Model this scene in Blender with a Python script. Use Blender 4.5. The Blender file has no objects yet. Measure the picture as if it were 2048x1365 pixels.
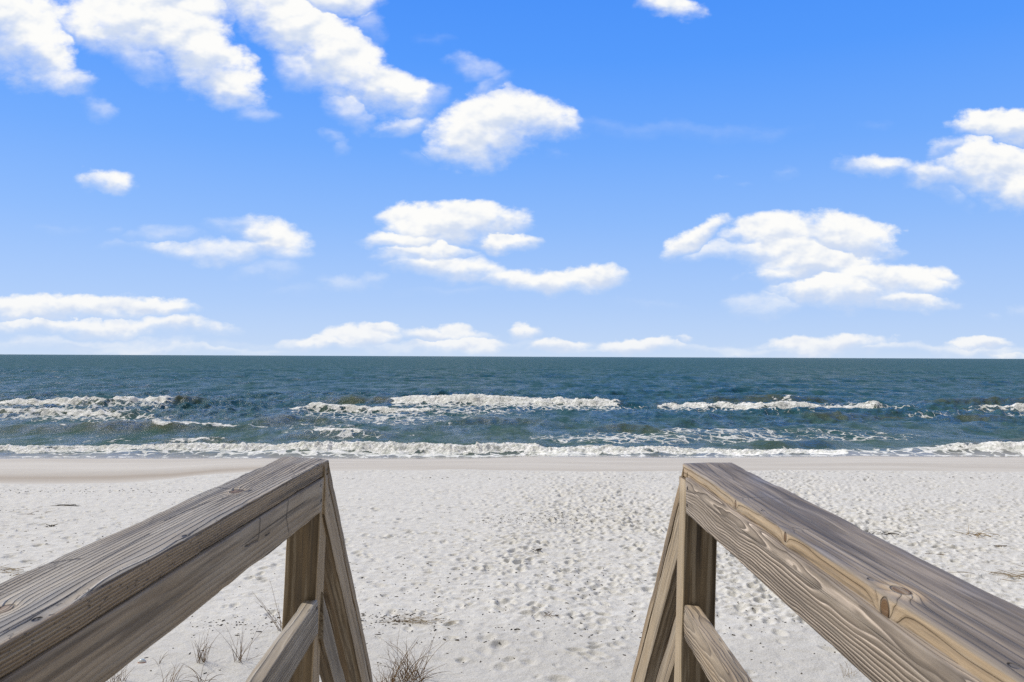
import bpy, math, random
import numpy as np
from mathutils import Vector, Matrix

scene = bpy.context.scene
COL = scene.collection

# ------------------------------------------------------------------ camera
F = 1600.0                      # focal length in units of 1/2048 of the frame width
CAM_H = 3.0
PITCH = math.radians(1.11)
ROLL = math.radians(-0.25)
cam_data = bpy.data.cameras.new("camera")
cam_data.sensor_width = 36.0
cam_data.lens = F / 2048 * 36
cam_data.clip_start = 0.02
cam_data.clip_end = 60000
cam_data.dof.use_dof = True
cam_data.dof.focus_distance = 5.0
cam_data.dof.aperture_fstop = 20.0
cam = bpy.data.objects.new("camera", cam_data)
COL.objects.link(cam)
CAM_M = (Matrix.Translation((0, 0, CAM_H)) @ Matrix.Rotation(math.pi / 2 + PITCH, 4, 'X')
         @ Matrix.Rotation(-ROLL, 4, 'Z'))
cam.matrix_world = CAM_M
scene.camera = cam

# ------------------------------------------------------------------ light
SUN_EL = math.radians(43)
SUN_AZ = math.radians(-64)      # ahead and to the left, over the sea
sun_dir = Vector((math.sin(SUN_AZ) * math.cos(SUN_EL), math.cos(SUN_AZ) * math.cos(SUN_EL), math.sin(SUN_EL)))
sd = bpy.data.lights.new("sun", 'SUN')
sd.energy = 3.6
sd.angle = math.radians(0.5)
sd.color = (1.0, 0.95, 0.87)
sun = bpy.data.objects.new("sun", sd)
sun.rotation_euler = sun_dir.to_track_quat('Z', 'Y').to_euler()
COL.objects.link(sun)

scene.view_settings.view_transform = 'Standard'
scene.view_settings.look = 'None'
scene.view_settings.exposure = 0.0
scene.view_settings.gamma = 1.0
scene.view_settings.use_curve_mapping = False
scene.cycles.use_denoising = False
scene.cycles.sample_clamp_direct = 1.8
scene.cycles.sample_clamp_indirect = 3.0
scene.cycles.max_bounces = 6
scene.cycles.diffuse_bounces = 3
scene.cycles.glossy_bounces = 2
scene.cycles.caustics_reflective = False
scene.cycles.caustics_refractive = False


# ------------------------------------------------------------------ node helper
class NT:
    def __init__(s, nt):
        s.nt = nt

    def node(s, t, **kw):
        n = s.nt.nodes.new(t)
        for k, v in kw.items():
            setattr(n, k, v)
        return n

    def put(s, sock, v):
        if hasattr(v, 'is_output') or isinstance(v, bpy.types.NodeSocket):
            s.nt.links.new(v, sock)
        elif v is not None:
            if sock.type == 'RGBA' and len(v) == 3:
                v = (*v, 1)
            sock.default_value = v

    def m(s, op, a, b=None, c=None, clamp=False):
        n = s.node('ShaderNodeMath', operation=op, use_clamp=clamp)
        for i, v in enumerate((a, b, c)):
            if v is not None:
                s.put(n.inputs[i], v)
        return n.outputs[0]

    def v(s, op, a, b=None, c=None, scale=None):
        n = s.node('ShaderNodeVectorMath', operation=op)
        for i, x in enumerate((a, b, c)):
            if x is not None:
                s.put(n.inputs[i], x)
        if scale is not None:
            s.put(n.inputs['Scale'], scale)
        return n.outputs['Value'] if op in ('LENGTH', 'DOT_PRODUCT', 'DISTANCE') else n.outputs[0]

    def xyz(s, a):
        n = s.node('ShaderNodeSeparateXYZ')
        s.put(n.inputs[0], a)
        return n.outputs

    def vec(s, x, y, z):
        n = s.node('ShaderNodeCombineXYZ')
        for i, a in enumerate((x, y, z)):
            s.put(n.inputs[i], a)
        return n.outputs[0]

    def noise(s, vec, scale=1.0, detail=2.0, rough=0.5, color=False, lac=2.0, dist=0.0):
        n = s.node('ShaderNodeTexNoise')
        s.put(n.inputs['Vector'], vec)
        s.put(n.inputs['Scale'], scale)
        n.inputs['Detail'].default_value = detail
        n.inputs['Roughness'].default_value = rough
        n.inputs['Lacunarity'].default_value = lac
        n.inputs['Distortion'].default_value = dist
        return n.outputs['Color' if color else 'Fac']

    def step(s, x, a, b, lo=0.0, hi=1.0):
        n = s.node('ShaderNodeMapRange', interpolation_type='SMOOTHSTEP')
        s.put(n.inputs['Value'], x)
        s.put(n.inputs['From Min'], a)
        s.put(n.inputs['From Max'], b)
        s.put(n.inputs['To Min'], lo)
        s.put(n.inputs['To Max'], hi)
        return n.outputs[0]

    def mix(s, f, a, b, mode='MIX'):
        n = s.node('ShaderNodeMix', data_type='RGBA', blend_type=mode)
        s.put(n.inputs[0], f)
        s.put(n.inputs[6], a)
        s.put(n.inputs[7], b)
        return n.outputs[2]

    def ramp(s, f, stops):
        n = s.node('ShaderNodeValToRGB')
        e = n.color_ramp.elements
        while len(e) < len(stops):
            e.new(0.5)
        for i, (p, c) in enumerate(stops):
            e[i].position = p
            c = (c, c, c) if isinstance(c, (int, float)) else c
            e[i].color = (*c, 1)
        s.put(n.inputs[0], f)
        return n.outputs[0]

    def attr(s, name):
        n = s.node('ShaderNodeAttribute')
        n.attribute_name = name
        return n.outputs['Fac']


def lin(r, g, b):
    f = lambda c: (c / 255 / 12.92) if c / 255 <= 0.04045 else ((c / 255 + 0.055) / 1.055) ** 2.4
    return (f(r), f(g), f(b))


def material(name, rough=0.7, spec=0.4):
    m = bpy.data.materials.new(name)
    m.use_nodes = True
    nt = NT(m.node_tree)
    b = m.node_tree.nodes['Principled BSDF']
    b.inputs['Roughness'].default_value = rough
    b.inputs['Specular IOR Level'].default_value = spec
    return m, nt, b


# ------------------------------------------------------------------ sky with fair-weather cumulus
# cloud list in units of the far sky: (azimuth tan *1600 + 1024, 713 - elevation tan *1600, half width, half height, tilt, weight)
CLOUDS = [
    (30, 70, 105, 110, 30, 1), (0, 30, 90, 90, 0, 1), (110, 160, 85, 34, 10, .75), (70, 120, 80, 60, 30, .9), (190, 213, 38, 24, 15, .5),
    (290, 50, 185, 85, 12, 1.1), (400, 120, 130, 75, 35, 1.1), (190, 60, 90, 42, 20, .8), (440, 180, 70, 42, 10, .8), (280, 120, 100, 40, 25, .6), (330, 10, 150, 60, 0, 1),
    (505, 222, 52, 22, 10, .5),
    (570, 40, 135, 78, 32, 1.1), (660, 110, 140, 80, 35, 1.1), (765, 172, 115, 55, 22, .95), (700, 215, 62, 38, 20, .6), (600, 140, 70, 45, 20, .65), (735, 50, 36, 40, 0, .5), (845, 190, 46, 32, 15, .5), (650, -20, 120, 60, 0, 1), (500, 10, 80, 50, 20, .9),
    (810, 245, 52, 25, -5, .65),
    (975, 255, 122, 66, -12, 1.15), (1062, 235, 86, 48, 10, .95), (940, 285, 75, 40, 10, .85), (955, 140, 56, 26, 20, .55), (985, 170, 50, 18, -25, .5), (1000, 210, 60, 40, 0, .7),
    (660, 272, 28, 11, 10, .4), (690, 290, 20, 15, 0, .4), (1335, 6, 72, 26, 5, .9), (210, 360, 60, 25, 3, .8),
    (545, 468, 80, 36, 15, .8), (470, 445, 66, 18, 0, .5), (420, 508, 150, 20, 3, .65), (320, 470, 66, 15, -5, .45), (230, 495, 36, 12, 5, .4), (570, 508, 66, 22, 5, .6), (545, 546, 64, 17, 0, .42), (230, 458, 25, 8, 0, .35),
    (905, 448, 138, 46, 0, 1.2), (820, 478, 98, 24, 0, .95), (1012, 486, 66, 18, 0, .9), (860, 535, 96, 32, 5, .85), (945, 530, 46, 20, 0, .6), (1045, 562, 118, 26, 5, .8), (1175, 560, 68, 32, 0, 1), (800, 518, 56, 16, 0, .6),
    (690, 573, 55, 15, 0, .45), (745, 566, 22, 13, 0, .45),
    (130, 614, 250, 24, 1, .95), (310, 615, 88, 20, 0, .9), (60, 620, 110, 25, 0, .9), (200, 655, 255, 19, 1, .75), (150, 692, 260, 15, 0, .55), (340, 655, 115, 17, 0, .75),
    (600, 688, 50, 13, 0, .6), (735, 674, 76, 26, -5, .9), (772, 658, 36, 16, 0, .9), (890, 668, 90, 16, 3, .8), (930, 697, 66, 13, 0, .6), (1043, 662, 36, 17, 0, .85), (1100, 698, 62, 13, 0, .8), (1260, 698, 76, 14, 0, .75), (1310, 690, 32, 10, 0, .7), (1367, 678, 18, 8, 0, .6),
    (1390, 470, 62, 26, -25, .95), (1560, 470, 120, 38, 0, 1), (1700, 472, 100, 44, 5, 1.15), (1480, 500, 120, 22, 0, .65), (1600, 545, 110, 26, -5, .85), (1770, 555, 125, 36, 5, 1.1), (1775, 602, 135, 22, 3, .8), (1872, 545, 40, 22, 10, .8), (1530, 612, 82, 19, 3, .55), (1640, 510, 90, 40, 0, .7),
    (2015, 248, 105, 34, -3, 1.1), (2050, 265, 60, 26, 0, .9), (1990, 335, 125, 52, 0, 1.1), (2045, 365, 90, 48, 0, 1), (1885, 352, 80, 28, 10, .75), (1765, 330, 72, 20, 3, .7), (1900, 380, 50, 18, 30, .5), (1900, 300, 40, 22, 0, .6),
    (1650, 690, 125, 18, 0, .75), (1625, 680, 56, 15, 0, .7), (1750, 698, 80, 12, 0, .65), (1960, 686, 62, 11, 0, .7), (2020, 706, 70, 9, 0, .8), (1460, 703, 34, 7, 0, .6), (1880, 703, 46, 10, 0, .5), (2000, 627, 14, 9, 0, .4), (2042, 617, 18, 11, 0, .4),
    (1320, 252, 250, 17, 1, .30), (1428, 351, 16, 7, 0, .35), (1575, 337, 30, 12, 0, .32), (1110, 312, 20, 9, 0, .32), (835, 312, 28, 12, 20, .32), (1480, 368, 22, 7, 0, .28),
    (-160, 120, 150, 90, 10, 1), (2300, 300, 170, 70, 0, 1),
    (850, 505, 95, 30, 0, .85), (925, 540, 85, 26, 0, .85), (1110, 566, 85, 26, 0, .9), (1640, 525, 140, 46, 0, 1), (1580, 498, 130, 40, 0, .95), (1700, 580, 150, 40, 0, .9), (450, 500, 120, 28, 0, .7), (560, 490, 70, 34, 0, .8),
    (1110, 694, 72, 17, 0, .95), (1275, 694, 92, 18, 0, .95), (1640, 686, 130, 22, 0, .95), (930, 688, 84, 16, 0, .9), (1965, 686, 66, 14, 0, .9), (650, 690, 60, 14, 0, .8),
    (820, 698, 220, 14, 0, .55), (1560, 700, 330, 13, 0, .55), (300, 700, 330, 12, 0, .6), (1950, 700, 200, 12, 0, .6), (1080, 690, 160, 12, 0, .45), (590, 590, 60, 12, 0, .3), (900, 590, 90, 10, 0, .3), (120, 455, 50, 10, 0, .28), (1750, 245, 30, 10, 0, .25), (870, 75, 40, 14, 0, .28), (1300, 610, 60, 10, 0, .3), (480, 690, 90, 12, 0, .4), (1180, 703, 110, 8, 0, .5),
]
world = bpy.data.worlds.new("World")
scene.world = world
world.use_nodes = True
n = NT(world.node_tree)
bg = world.node_tree.nodes['Background']
SKY_STR = 0.1
sky = n.node('ShaderNodeTexSky', sky_type='NISHITA')
sky.sun_disc = False
sky.sun_elevation = SUN_EL
sky.sun_rotation = SUN_AZ
D = n.v('NORMALIZE', n.node('ShaderNodeTexCoord').outputs['Generated'])
dx, dy, dz = n.xyz(D)
dyc = n.m('MAXIMUM', dy, 0.12)
cu = n.m('DIVIDE', dx, dyc)
cv = n.m('DIVIDE', dz, dyc)
elev = n.m('MULTIPLY', n.m('ARCTANGENT', n.m('DIVIDE', dz, n.m('SQRT', n.m('ADD', n.m('MULTIPLY', dx, dx), n.m('MULTIPLY', dy, dy))))), 2 / math.pi, clamp=True)
g = lambda r, gg, b: lin(r, gg, b)
e2 = lambda py: math.atan((713 - py) / 1600) * 2 / math.pi
blue = n.ramp(elev, [(0.0, g(204, 224, 250)), (e2(690), g(193, 217, 250)), (e2(610), g(174, 206, 252)), (e2(450), g(141, 188, 254)), (e2(300), g(112, 172, 255)), (e2(120), g(84, 156, 255)), (0.3, g(66, 142, 250)), (0.55, g(46, 112, 225)), (1.0, g(36, 90, 200))])
blue10 = n.v('SCALE', blue, scale=1 / SKY_STR)
skyc = n.mix(0.05, blue10, sky.outputs[0])
# unseen sky overhead and landward: pale tone added for neutral fill, dimmed low down
fill_sky = n.ramp(elev, [(0.0, g(96, 92, 88)), (0.2, g(112, 109, 106)), (0.36, g(188, 188, 188)), (1.0, g(198, 198, 200))])
skyc = n.mix(n.step(dy, 0.70, 0.12), skyc, n.v('SCALE', fill_sky, scale=1 / SKY_STR))
# cloud field
U = n.vec(cu, cv, 0.0)
Ub = n.v('MULTIPLY', U, (1.0, 1.5, 1.0))
w1 = n.v('SUBTRACT', n.noise(Ub, 9, 3, 0.55, color=True), (0.5, 0.5, 0.5))
w2 = n.v('SUBTRACT', n.noise(Ub, 55, 4, 0.6, color=True), (0.5, 0.5, 0.5))
Uw = n.v('ADD', U, n.v('ADD', n.v('MULTIPLY', w1, (0.075, 0.048, 0)), n.v('MULTIPLY', w2, (0.020, 0.014, 0))))
dens = None
for ci, (px, py, rx, ry, rot, w) in enumerate(CLOUDS):
    if ci and ci % 12 == 0:          # chain the batches so the shader stays within its stack
        Uw = n.v('MULTIPLY_ADD', dens, (1e-9, 1e-9, 0), Uw)
    mp = n.node('ShaderNodeMapping', vector_type='TEXTURE')
    n.put(mp.inputs['Vector'], Uw)
    mp.inputs['Location'].default_value = ((px - 1024) / F, (713 - py) / F, -w)
    mp.inputs['Rotation'].default_value = (0, 0, -math.radians(rot))
    k = 1.02 if (py < 260 and px < 900) else 1.15
    mp.inputs['Scale'].default_value = (rx / F * k, ry / F * k, 1)
    e = n.m('MULTIPLY_ADD', n.v('DOT_PRODUCT', mp.outputs[0], mp.outputs[0]), -w, w * (1 + w * w))
    if dens is None:
        dens, V = e, mp.outputs[0]
    else:
        mx = n.node('ShaderNodeMix', data_type='VECTOR')
        n.put(mx.inputs[0], n.m('MULTIPLY_ADD', n.m('SUBTRACT', e, dens), 3.0, 0.5, clamp=True))
        n.put(mx.inputs[4], V)
        n.put(mx.inputs[5], mp.outputs[0])
        V = mx.outputs[1]
        dens = n.m('SMOOTH_MAX', dens, e, 0.10)
_, hy, hw_ = n.xyz(V)              # height within the billow, and its thickness
fb = n.noise(Ub, 30, 9, 0.60)
fb_a = n.noise(Ub, 22, 3, 0.55)
fb_s = n.noise(n.v('ADD', Ub, (0.006, -0.013, 0)), 22, 3, 0.55)
fb2 = n.noise(Ub, 10, 4, 0.55)
turb = n.m('ADD', n.m('MULTIPLY', n.m('SUBTRACT', fb, 0.5), 1.45), n.m('MULTIPLY', n.m('SUBTRACT', fb2, 0.5), 1.0))
d1 = n.m('MULTIPLY_ADD', turb, n.m('MULTIPLY_ADD', hw_, 0.75, 0.15), dens)
hyn = n.m('MULTIPLY_ADD', n.m('SUBTRACT', fb2, 0.5), 1.2, hy)
soft = n.step(hyn, -0.5, 0.5, 1.25, 0.55)
soft = n.m('ADD', soft, n.step(hw_, 0.35, 0.95, 0.55, 0.0))
amax = n.step(hw_, 0.1, 0.75, 0.10, 1.0)
alpha = n.m('MULTIPLY', n.step(d1, -0.14, soft), amax)
alpha = n.m('MULTIPLY', alpha, n.step(cv, -0.002, 0.02, 0.8, 1.0))
relief = n.m('SUBTRACT', fb_s, fb_a)
shade = n.m('ADD', n.step(hyn, 0.45, -0.7, 0.0, 0.85), n.m('MULTIPLY', relief, 2.2))
shade = n.m('ADD', shade, n.m('MULTIPLY', n.m('SUBTRACT', d1, 0.6), 0.22))
cl = n.mix(n.step(shade, 0.0, 0.95), g(253, 253, 251), g(212, 223, 242))
cl = n.mix(n.step(cv, 0.0, 0.12, 0.3, 0.0), cl, g(224, 232, 246))
cl10 = n.v('SCALE', cl, scale=1 / SKY_STR)
final = n.mix(alpha, skyc, cl10)
n.put(bg.inputs[0], final)
bg.inputs[1].default_value = SKY_STR
world.cycles.sampling_method = 'MANUAL'
world.cycles.sample_map_resolution = 512


# ------------------------------------------------------------------ geometry helpers
CAM_R = CAM_M.to_3x3()


def ray(px, py):
    return (CAM_R @ Vector(((px - 1024) / F, (682.5 - py) / F, -1.0)))


def W(px, py, depth):
    r = ray(px, py)
    return Vector((0, 0, CAM_H)) + r * (depth / r.y)


def ground_pt(px, py, z=0.0):
    r = ray(px, py)
    t = (z - CAM_H) / r.z
    return Vector((0, 0, CAM_H)) + r * t


def hsh(ix, iy, seed):
    h = (ix.astype(np.int64) * 374761393 + iy.astype(np.int64) * 668265263 + seed * 1442695041) & 0xFFFFFFFF
    h = ((h ^ (h >> 13)) * 1274126177) & 0xFFFFFFFF
    return ((h ^ (h >> 16)) & 0xFFFF) / 65535.0


def vnoise(x, y, seed=0):
    ix = np.floor(x); iy = np.floor(y)
    fx = x - ix; fy = y - iy
    ux = fx * fx * fx * (fx * (fx * 6 - 15) + 10)
    uy = fy * fy * fy * (fy * (fy * 6 - 15) + 10)
    a = hsh(ix, iy, seed); b = hsh(ix + 1, iy, seed); c = hsh(ix, iy + 1, seed); d = hsh(ix + 1, iy + 1, seed)
    return (a + (b - a) * ux) * (1 - uy) + (c + (d - c) * ux) * uy - 0.5


def fbm(x, y, octv=4, seed=0, gain=0.5):
    r = 0; amp = 1.0
    for i in range(octv):
        r = r + amp * vnoise(x * 2 ** i + 17.3 * i, y * 2 ** i - 9.1 * i, seed + i * 31)
        amp *= gain
    return r


def sstep(x, a, b):
    t = np.clip((x - a) / (b - a), 0, 1)
    return t * t * (3 - 2 * t)


def grid_mesh(name, X, Y, Z, attrs=None):
    nr, nc = X.shape
    co = np.stack([X, Y, Z], -1).reshape(-1, 3).astype(np.float32)
    i = np.arange(nr * nc).reshape(nr, nc)
    q = np.stack([i[:-1, :-1], i[:-1, 1:], i[1:, 1:], i[1:, :-1]], -1).reshape(-1, 4)
    return raw_mesh(name, co, q, attrs)


def raw_mesh(name, co, q, attrs=None, smooth=True):
    me = bpy.data.meshes.new(name)
    me.vertices.add(len(co))
    me.vertices.foreach_set('co', np.ascontiguousarray(co, np.float32).ravel())
    k = q.shape[1]
    me.loops.add(q.size)
    me.loops.foreach_set('vertex_index', q.ravel().astype(np.int32))
    me.polygons.add(len(q))
    me.polygons.foreach_set('loop_start', (np.arange(len(q)) * k).astype(np.int32))
    me.polygons.foreach_set('use_smooth', np.full(len(q), smooth))
    for nme, arr in (attrs or {}).items():
        at = me.attributes.new(nme, 'FLOAT', 'POINT')
        at.data.foreach_set('value', np.ascontiguousarray(arr, np.float32).ravel())
    me.update()
    me.validate()
    return me


def link(name, me, mat=None, parent=None, mw=None, loc=None, **props):
    o = bpy.data.objects.new(name, me)
    COL.objects.link(o)
    if mat is not None:
        me.materials.append(mat)
    if parent is not None:
        o.parent = parent
        o.matrix_parent_inverse = Matrix.Translation(-Vector(parent.location))
    if mw is not None:
        o.matrix_basis = mw
    if loc is not None:
        o.location = loc
    for k, v in props.items():
        o[k] = v
    return o


# shore lines: seaward edge of the dry sand and the water's edge, as y over x/y
def curve_from(pts, z):
    ts, ys = [], []
    for px, py in pts:
        p = ground_pt(px, py, z)
        ts.append(p.x / p.y); ys.append(p.y)
    return np.array(ts), np.array(ys)


BERM_T, BERM_Y = curve_from([(-600, 985), (0, 969), (120, 969), (230, 967), (340, 960), (430, 949), (520, 943), (700, 942), (900, 941), (1050, 942), (1250, 943), (1450, 942), (1750, 942), (2048, 944), (2700, 946)], -0.25)
SEA_Z = -1.0
SHORE_T, SHORE_Y = curve_from([(-600, 914), (0, 915), (200, 915.5), (500, 916), (850, 917), (960, 916), (1050, 912.5), (1200, 913), (1350, 915), (1500, 914.5), (1640, 913), (1720, 911), (1850, 912.5), (2048, 913), (2700, 914)], SEA_Z)
rng = np.random.default_rng(7)

# ------------------------------------------------------------------ sand
GX0, GX1, GY0, GY1, GS = -18.0, 18.0, 6.0, 26.0, 0.018
gx = np.arange(GX0, GX1, GS); gy = np.arange(GY0, GY1, GS)
HX, HY = np.meshgrid(gx, gy)
hm = 0.024 * fbm(HX * 5.5, HY * 5.5, 4, 5, 0.6) + 0.06 * fbm(HX * 0.7, HY * 0.7, 2, 9)
T_ = HX / np.maximum(HY, 4)
tram = 0.22 + 0.78 * sstep(HX - 0.10 * (HY - 8), -2.2, 0.6) * (1 - 0.65 * sstep(T_, 0.40, 0.60))
tram *= sstep(HY, 8.2, 10.0) * 0.88 + 0.12
tram *= 1 - 0.55 * sstep(HY, 17, 23)
tram *= 0.55 + 0.45 * sstep(fbm(HX * 0.55, HY * 0.4, 3, 15), -0.28, 0.22)
hm *= (0.35 + 0.65 * tram)
hm = hm.astype(np.float32)
N_ST = 60000
sx_ = rng.uniform(GX0 + 1, GX1 - 1, N_ST); sy_ = 7 + 17 * rng.uniform(0, 1, N_ST) ** 1.0
for k in range(N_ST):
    x, y = sx_[k], sy_[k]
    i0 = int((y - GY0) / GS); j0 = int((x - GX0) / GS)
    tr = tram[min(i0, tram.shape[0] - 1), j0]
    if rng.uniform() > tr * 1.05:
        continue
    a = rng.normal(0.2, 0.6)
    la = 0.028 * 3.3 ** (rng.uniform() ** 1.4)
    lb = la * rng.uniform(0.4, 0.8)
    dep = la * rng.uniform(0.28, 0.64) * (0.55 + 0.45 * tr)
    R = int(la * 2.4 / GS)
    ii = slice(max(i0 - R, 0), min(i0 + R, hm.shape[0])); jj = slice(max(j0 - R, 0), min(j0 + R, hm.shape[1]))
    dxs = HX[ii, jj] - x; dys = HY[ii, jj] - y
    uu = (dxs * math.sin(a) + dys * math.cos(a)) / la; vv = (dxs * math.cos(a) - dys * math.sin(a)) / lb
    r = np.sqrt(uu * uu + vv * vv)
    hm[ii, jj] += (-dep * np.exp(-r ** 3 * 0.9) + 0.42 * dep * np.exp(-((r - 1.5) / 0.42) ** 2)).astype(np.float32)
# debris / wrack line relief
hm += (0.022 * fbm(HX * 10, HY * 10, 2, 77) * (0.4 + tram)).astype(np.float32)


for _ in range(1):
    hm[1:-1] = (hm[:-2] + 2 * hm[1:-1] + hm[2:]) / 4
    hm[:, 1:-1] = (hm[:, :-2] + 2 * hm[:, 1:-1] + hm[:, 2:]) / 4


def hm_at(x, y):
    fx = np.clip((x - GX0) / GS, 0, hm.shape[1] - 2.001); fy = np.clip((y - GY0) / GS, 0, hm.shape[0] - 2.001)
    ix = fx.astype(int); iy = fy.astype(int); ux = fx - ix; uy = fy - iy
    return (hm[iy, ix] * (1 - ux) + hm[iy, ix + 1] * ux) * (1 - uy) + (hm[iy + 1, ix] * (1 - ux) + hm[iy + 1, ix + 1] * ux) * uy


def sand_z(x, y):
    x = np.asarray(x, float); y = np.asarray(y, float)
    t = x / np.maximum(y, 5)
    yb = np.interp(t, BERM_T, BERM_Y); yw = np.interp(t, SHORE_T, SHORE_Y)
    wob = 0.35 * fbm(x * 0.6, y * 0.6 + 50, 3, 3)
    z = -0.25 * sstep(y, 9, 23)
    s = (y - yb) / (yw - yb)
    slope = np.where(s < 1, -0.25 - 0.75 * (0.25 * s + 0.75 * s ** 1.3 * np.sign(s)), -1.0 - 0.09 * (y - yw))
    slope = np.where(s > 0, slope, 0)
    z = np.where(s > 0, slope, np.minimum(z, 0))
    dry = sstep(yb + wob - y, -0.15, 0.35)
    damp_rel = 0.02 * fbm(x * 0.25, y * 0.5, 2, 21) + 0.003 * fbm(x * 4, y * 4, 2, 22)
    z = z + dry * (hm_at(x, y) + 0.03) + (1 - dry) * damp_rel
    # low dune undulation behind and beside the boardwalk
    z = z + 0.5 * sstep(-y, 2, 14)
    return z, dry


pr = np.concatenate([np.linspace(1470, 1000, 900), np.linspace(999.5, 905, 260)])
yr = np.array([CAM_H * F / (p - 713.5) for p in pr[:900]])
y2 = np.linspace(yr[-1] + 0.03, 36.5, 330)
yr = np.concatenate([np.linspace(-60, yr[0] - 0.05, 60), yr, y2, np.linspace(37, 70, 12)])
tc = np.concatenate([np.linspace(-9, -0.82, 40), np.linspace(-0.80, 0.80, 1500), np.linspace(0.82, 9, 40)])
TT, YY = np.meshgrid(tc, yr)
XX = TT * np.maximum(YY, 5.0)
ZZ, dry = sand_z(XX, YY)
yw = np.interp(XX / np.maximum(YY, 5), SHORE_T, SHORE_Y)
wet = sstep(YY + 0.5 * fbm(XX * 0.35, YY * 0.35, 3, 41), yw - 1.5, yw - 0.6)
yb_ = np.interp(XX / np.maximum(YY, 5), BERM_T, BERM_Y)
sband = (YY - yb_) / (yw - yb_)
sand_me = grid_mesh("sand", XX, YY, ZZ, {'dry': dry, 'wet': wet, 'tide': sband})

m, n, b = material("sand", 0.9, 0.25)
geo = n.node('ShaderNodeNewGeometry').outputs['Position']
dryA = n.attr('dry'); wetA = n.attr('wet')
big = n.noise(geo, 0.5, 4, 0.6)
fine = n.noise(geo, 60, 4, 0.7)
med = n.noise(geo, 6, 4, 0.6)
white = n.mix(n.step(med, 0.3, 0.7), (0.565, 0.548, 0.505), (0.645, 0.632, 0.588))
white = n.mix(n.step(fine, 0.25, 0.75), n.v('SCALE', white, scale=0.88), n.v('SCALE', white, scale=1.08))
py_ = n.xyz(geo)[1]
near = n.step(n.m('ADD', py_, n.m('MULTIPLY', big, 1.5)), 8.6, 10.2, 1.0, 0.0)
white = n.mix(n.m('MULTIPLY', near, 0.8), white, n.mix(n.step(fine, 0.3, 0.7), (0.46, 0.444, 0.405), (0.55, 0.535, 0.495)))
tide = n.attr('tide')
px_ = n.xyz(geo)[0]
bands = n.noise(n.vec(n.m('MULTIPLY', px_, 0.10), n.m('MULTIPLY', tide, 6.0), 0.0), 1.0, 5, 0.6)
damp = n.mix(n.step(bands, 0.35, 0.65), (0.475, 0.44, 0.385), (0.56, 0.53, 0.475))
damp = n.mix(n.m('MULTIPLY', n.m('MULTIPLY', n.step(n.m('ABSOLUTE', n.m('SUBTRACT', tide, 0.13)), 0.0, 0.16, 1.0, 0.0), n.step(px_, -4.0, -9.0)), n.step(bands, 0.3, 0.6, 0.3, 0.9)), damp, (0.36, 0.31, 0.25))  # dark line on the left: scarp shading put into the sand colour
wetc = n.mix(bands, (0.27, 0.23, 0.175), (0.34, 0.295, 0.235))
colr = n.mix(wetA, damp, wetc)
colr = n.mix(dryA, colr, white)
# dark shell grit scattered over the dry sand, denser near the wrack line and one patch
vor = n.node('ShaderNodeTexVoronoi', feature='F1')
n.put(vor.inputs['Vector'], geo)
vor.inputs['Scale'].default_value = 16
speck = n.m('MULTIPLY', n.step(vor.outputs['Distance'], 0.10, 0.17, 1.0, 0.0), n.step(n.xyz(vor.outputs['Color'])[0], 0.80, 0.82))
dens_s = n.step(n.noise(geo, 0.55, 4, 0.65), 0.47, 0.62)
speck = n.m('MULTIPLY', n.m('MULTIPLY', speck, dens_s), dryA)
colr = n.mix(n.m('MULTIPLY', speck, 0.8), colr, (0.07, 0.062, 0.06))
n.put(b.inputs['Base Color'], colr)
n.put(b.inputs['Roughness'], n.m('SUBTRACT', 0.95, n.m('MULTIPLY', wetA, 0.8)))
n.put(b.inputs['Specular IOR Level'], n.m('ADD', 0.15, n.m('MULTIPLY', wetA, 0.45)))
bump = n.node('ShaderNodeBump')
bump.inputs['Distance'].default_value = 0.02
hgt = n.m('ADD', n.m('MULTIPLY', n.noise(geo, 28, 4, 0.65), 1.0), n.m('MULTIPLY', n.noise(geo, 220, 2, 0.6), 0.12))
n.put(bump.inputs['Height'], hgt)
n.put(bump.inputs['Strength'], n.m('MULTIPLY_ADD', dryA, 0.55, 0.06))
n.put(b.inputs['Normal'], bump.outputs[0])
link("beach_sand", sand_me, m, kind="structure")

# ------------------------------------------------------------------ sea
HW = CAM_H - SEA_Z
ps = np.concatenate([np.linspace(928, 780, 620), np.linspace(779.8, 725, 240), np.geomspace(11.4, 0.22, 60) + 713.5])
yr = HW * F / (ps - 713.5)
yr[-1] = 45000
tc = np.concatenate([np.linspace(-9, -0.83, 30), np.linspace(-0.80, 0.80, 1400), np.linspace(0.83, 9, 30)])
TT, YY = np.meshgrid(tc, yr)
XX = TT * YY
dyr = np.gradient(yr)[:, None] * np.ones_like(TT)
Z = np.zeros_like(XX)
r2 = np.random.default_rng(3)
warpx = 3.0 * fbm(XX * 0.05, YY * 0.05, 2, 90); warpy = 3.0 * fbm(XX * 0.05 + 9, YY * 0.05, 2, 91)
shoal = sstep(YY, 34, 60)
amp_env = 0.6 + 1.0 * (fbm(XX * 0.035, YY * 0.05, 3, 61) + 0.45)
for k in range(64):
    lam = 0.5 * (13 / 0.5) ** (r2.uniform() ** 1.25)
    th = r2.normal(0.0, 0.40 if lam > 3 else 0.85) + 0.12
    kx = 2 * math.pi / lam * math.sin(th); ky = -2 * math.pi / lam * math.cos(th)
    a = 0.0128 * lam ** 0.5
    ph = r2.uniform(0, 6.28)
    fade = sstep(lam / np.abs(dyr), 2.0, 5.0)
    s = np.sin(kx * (XX + warpx) + ky * (YY + warpy) + ph)
    Z += a * fade * (np.exp(1.1 * (s - 1)) * 2 - 0.9)
Z *= amp_env * (0.35 + 0.65 * shoal)
foam = np.zeros_like(Z); olive = np.zeros_like(Z); lace = np.zeros_like(Z)


def to_t(px):
    return (px - 1024) / F


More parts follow.
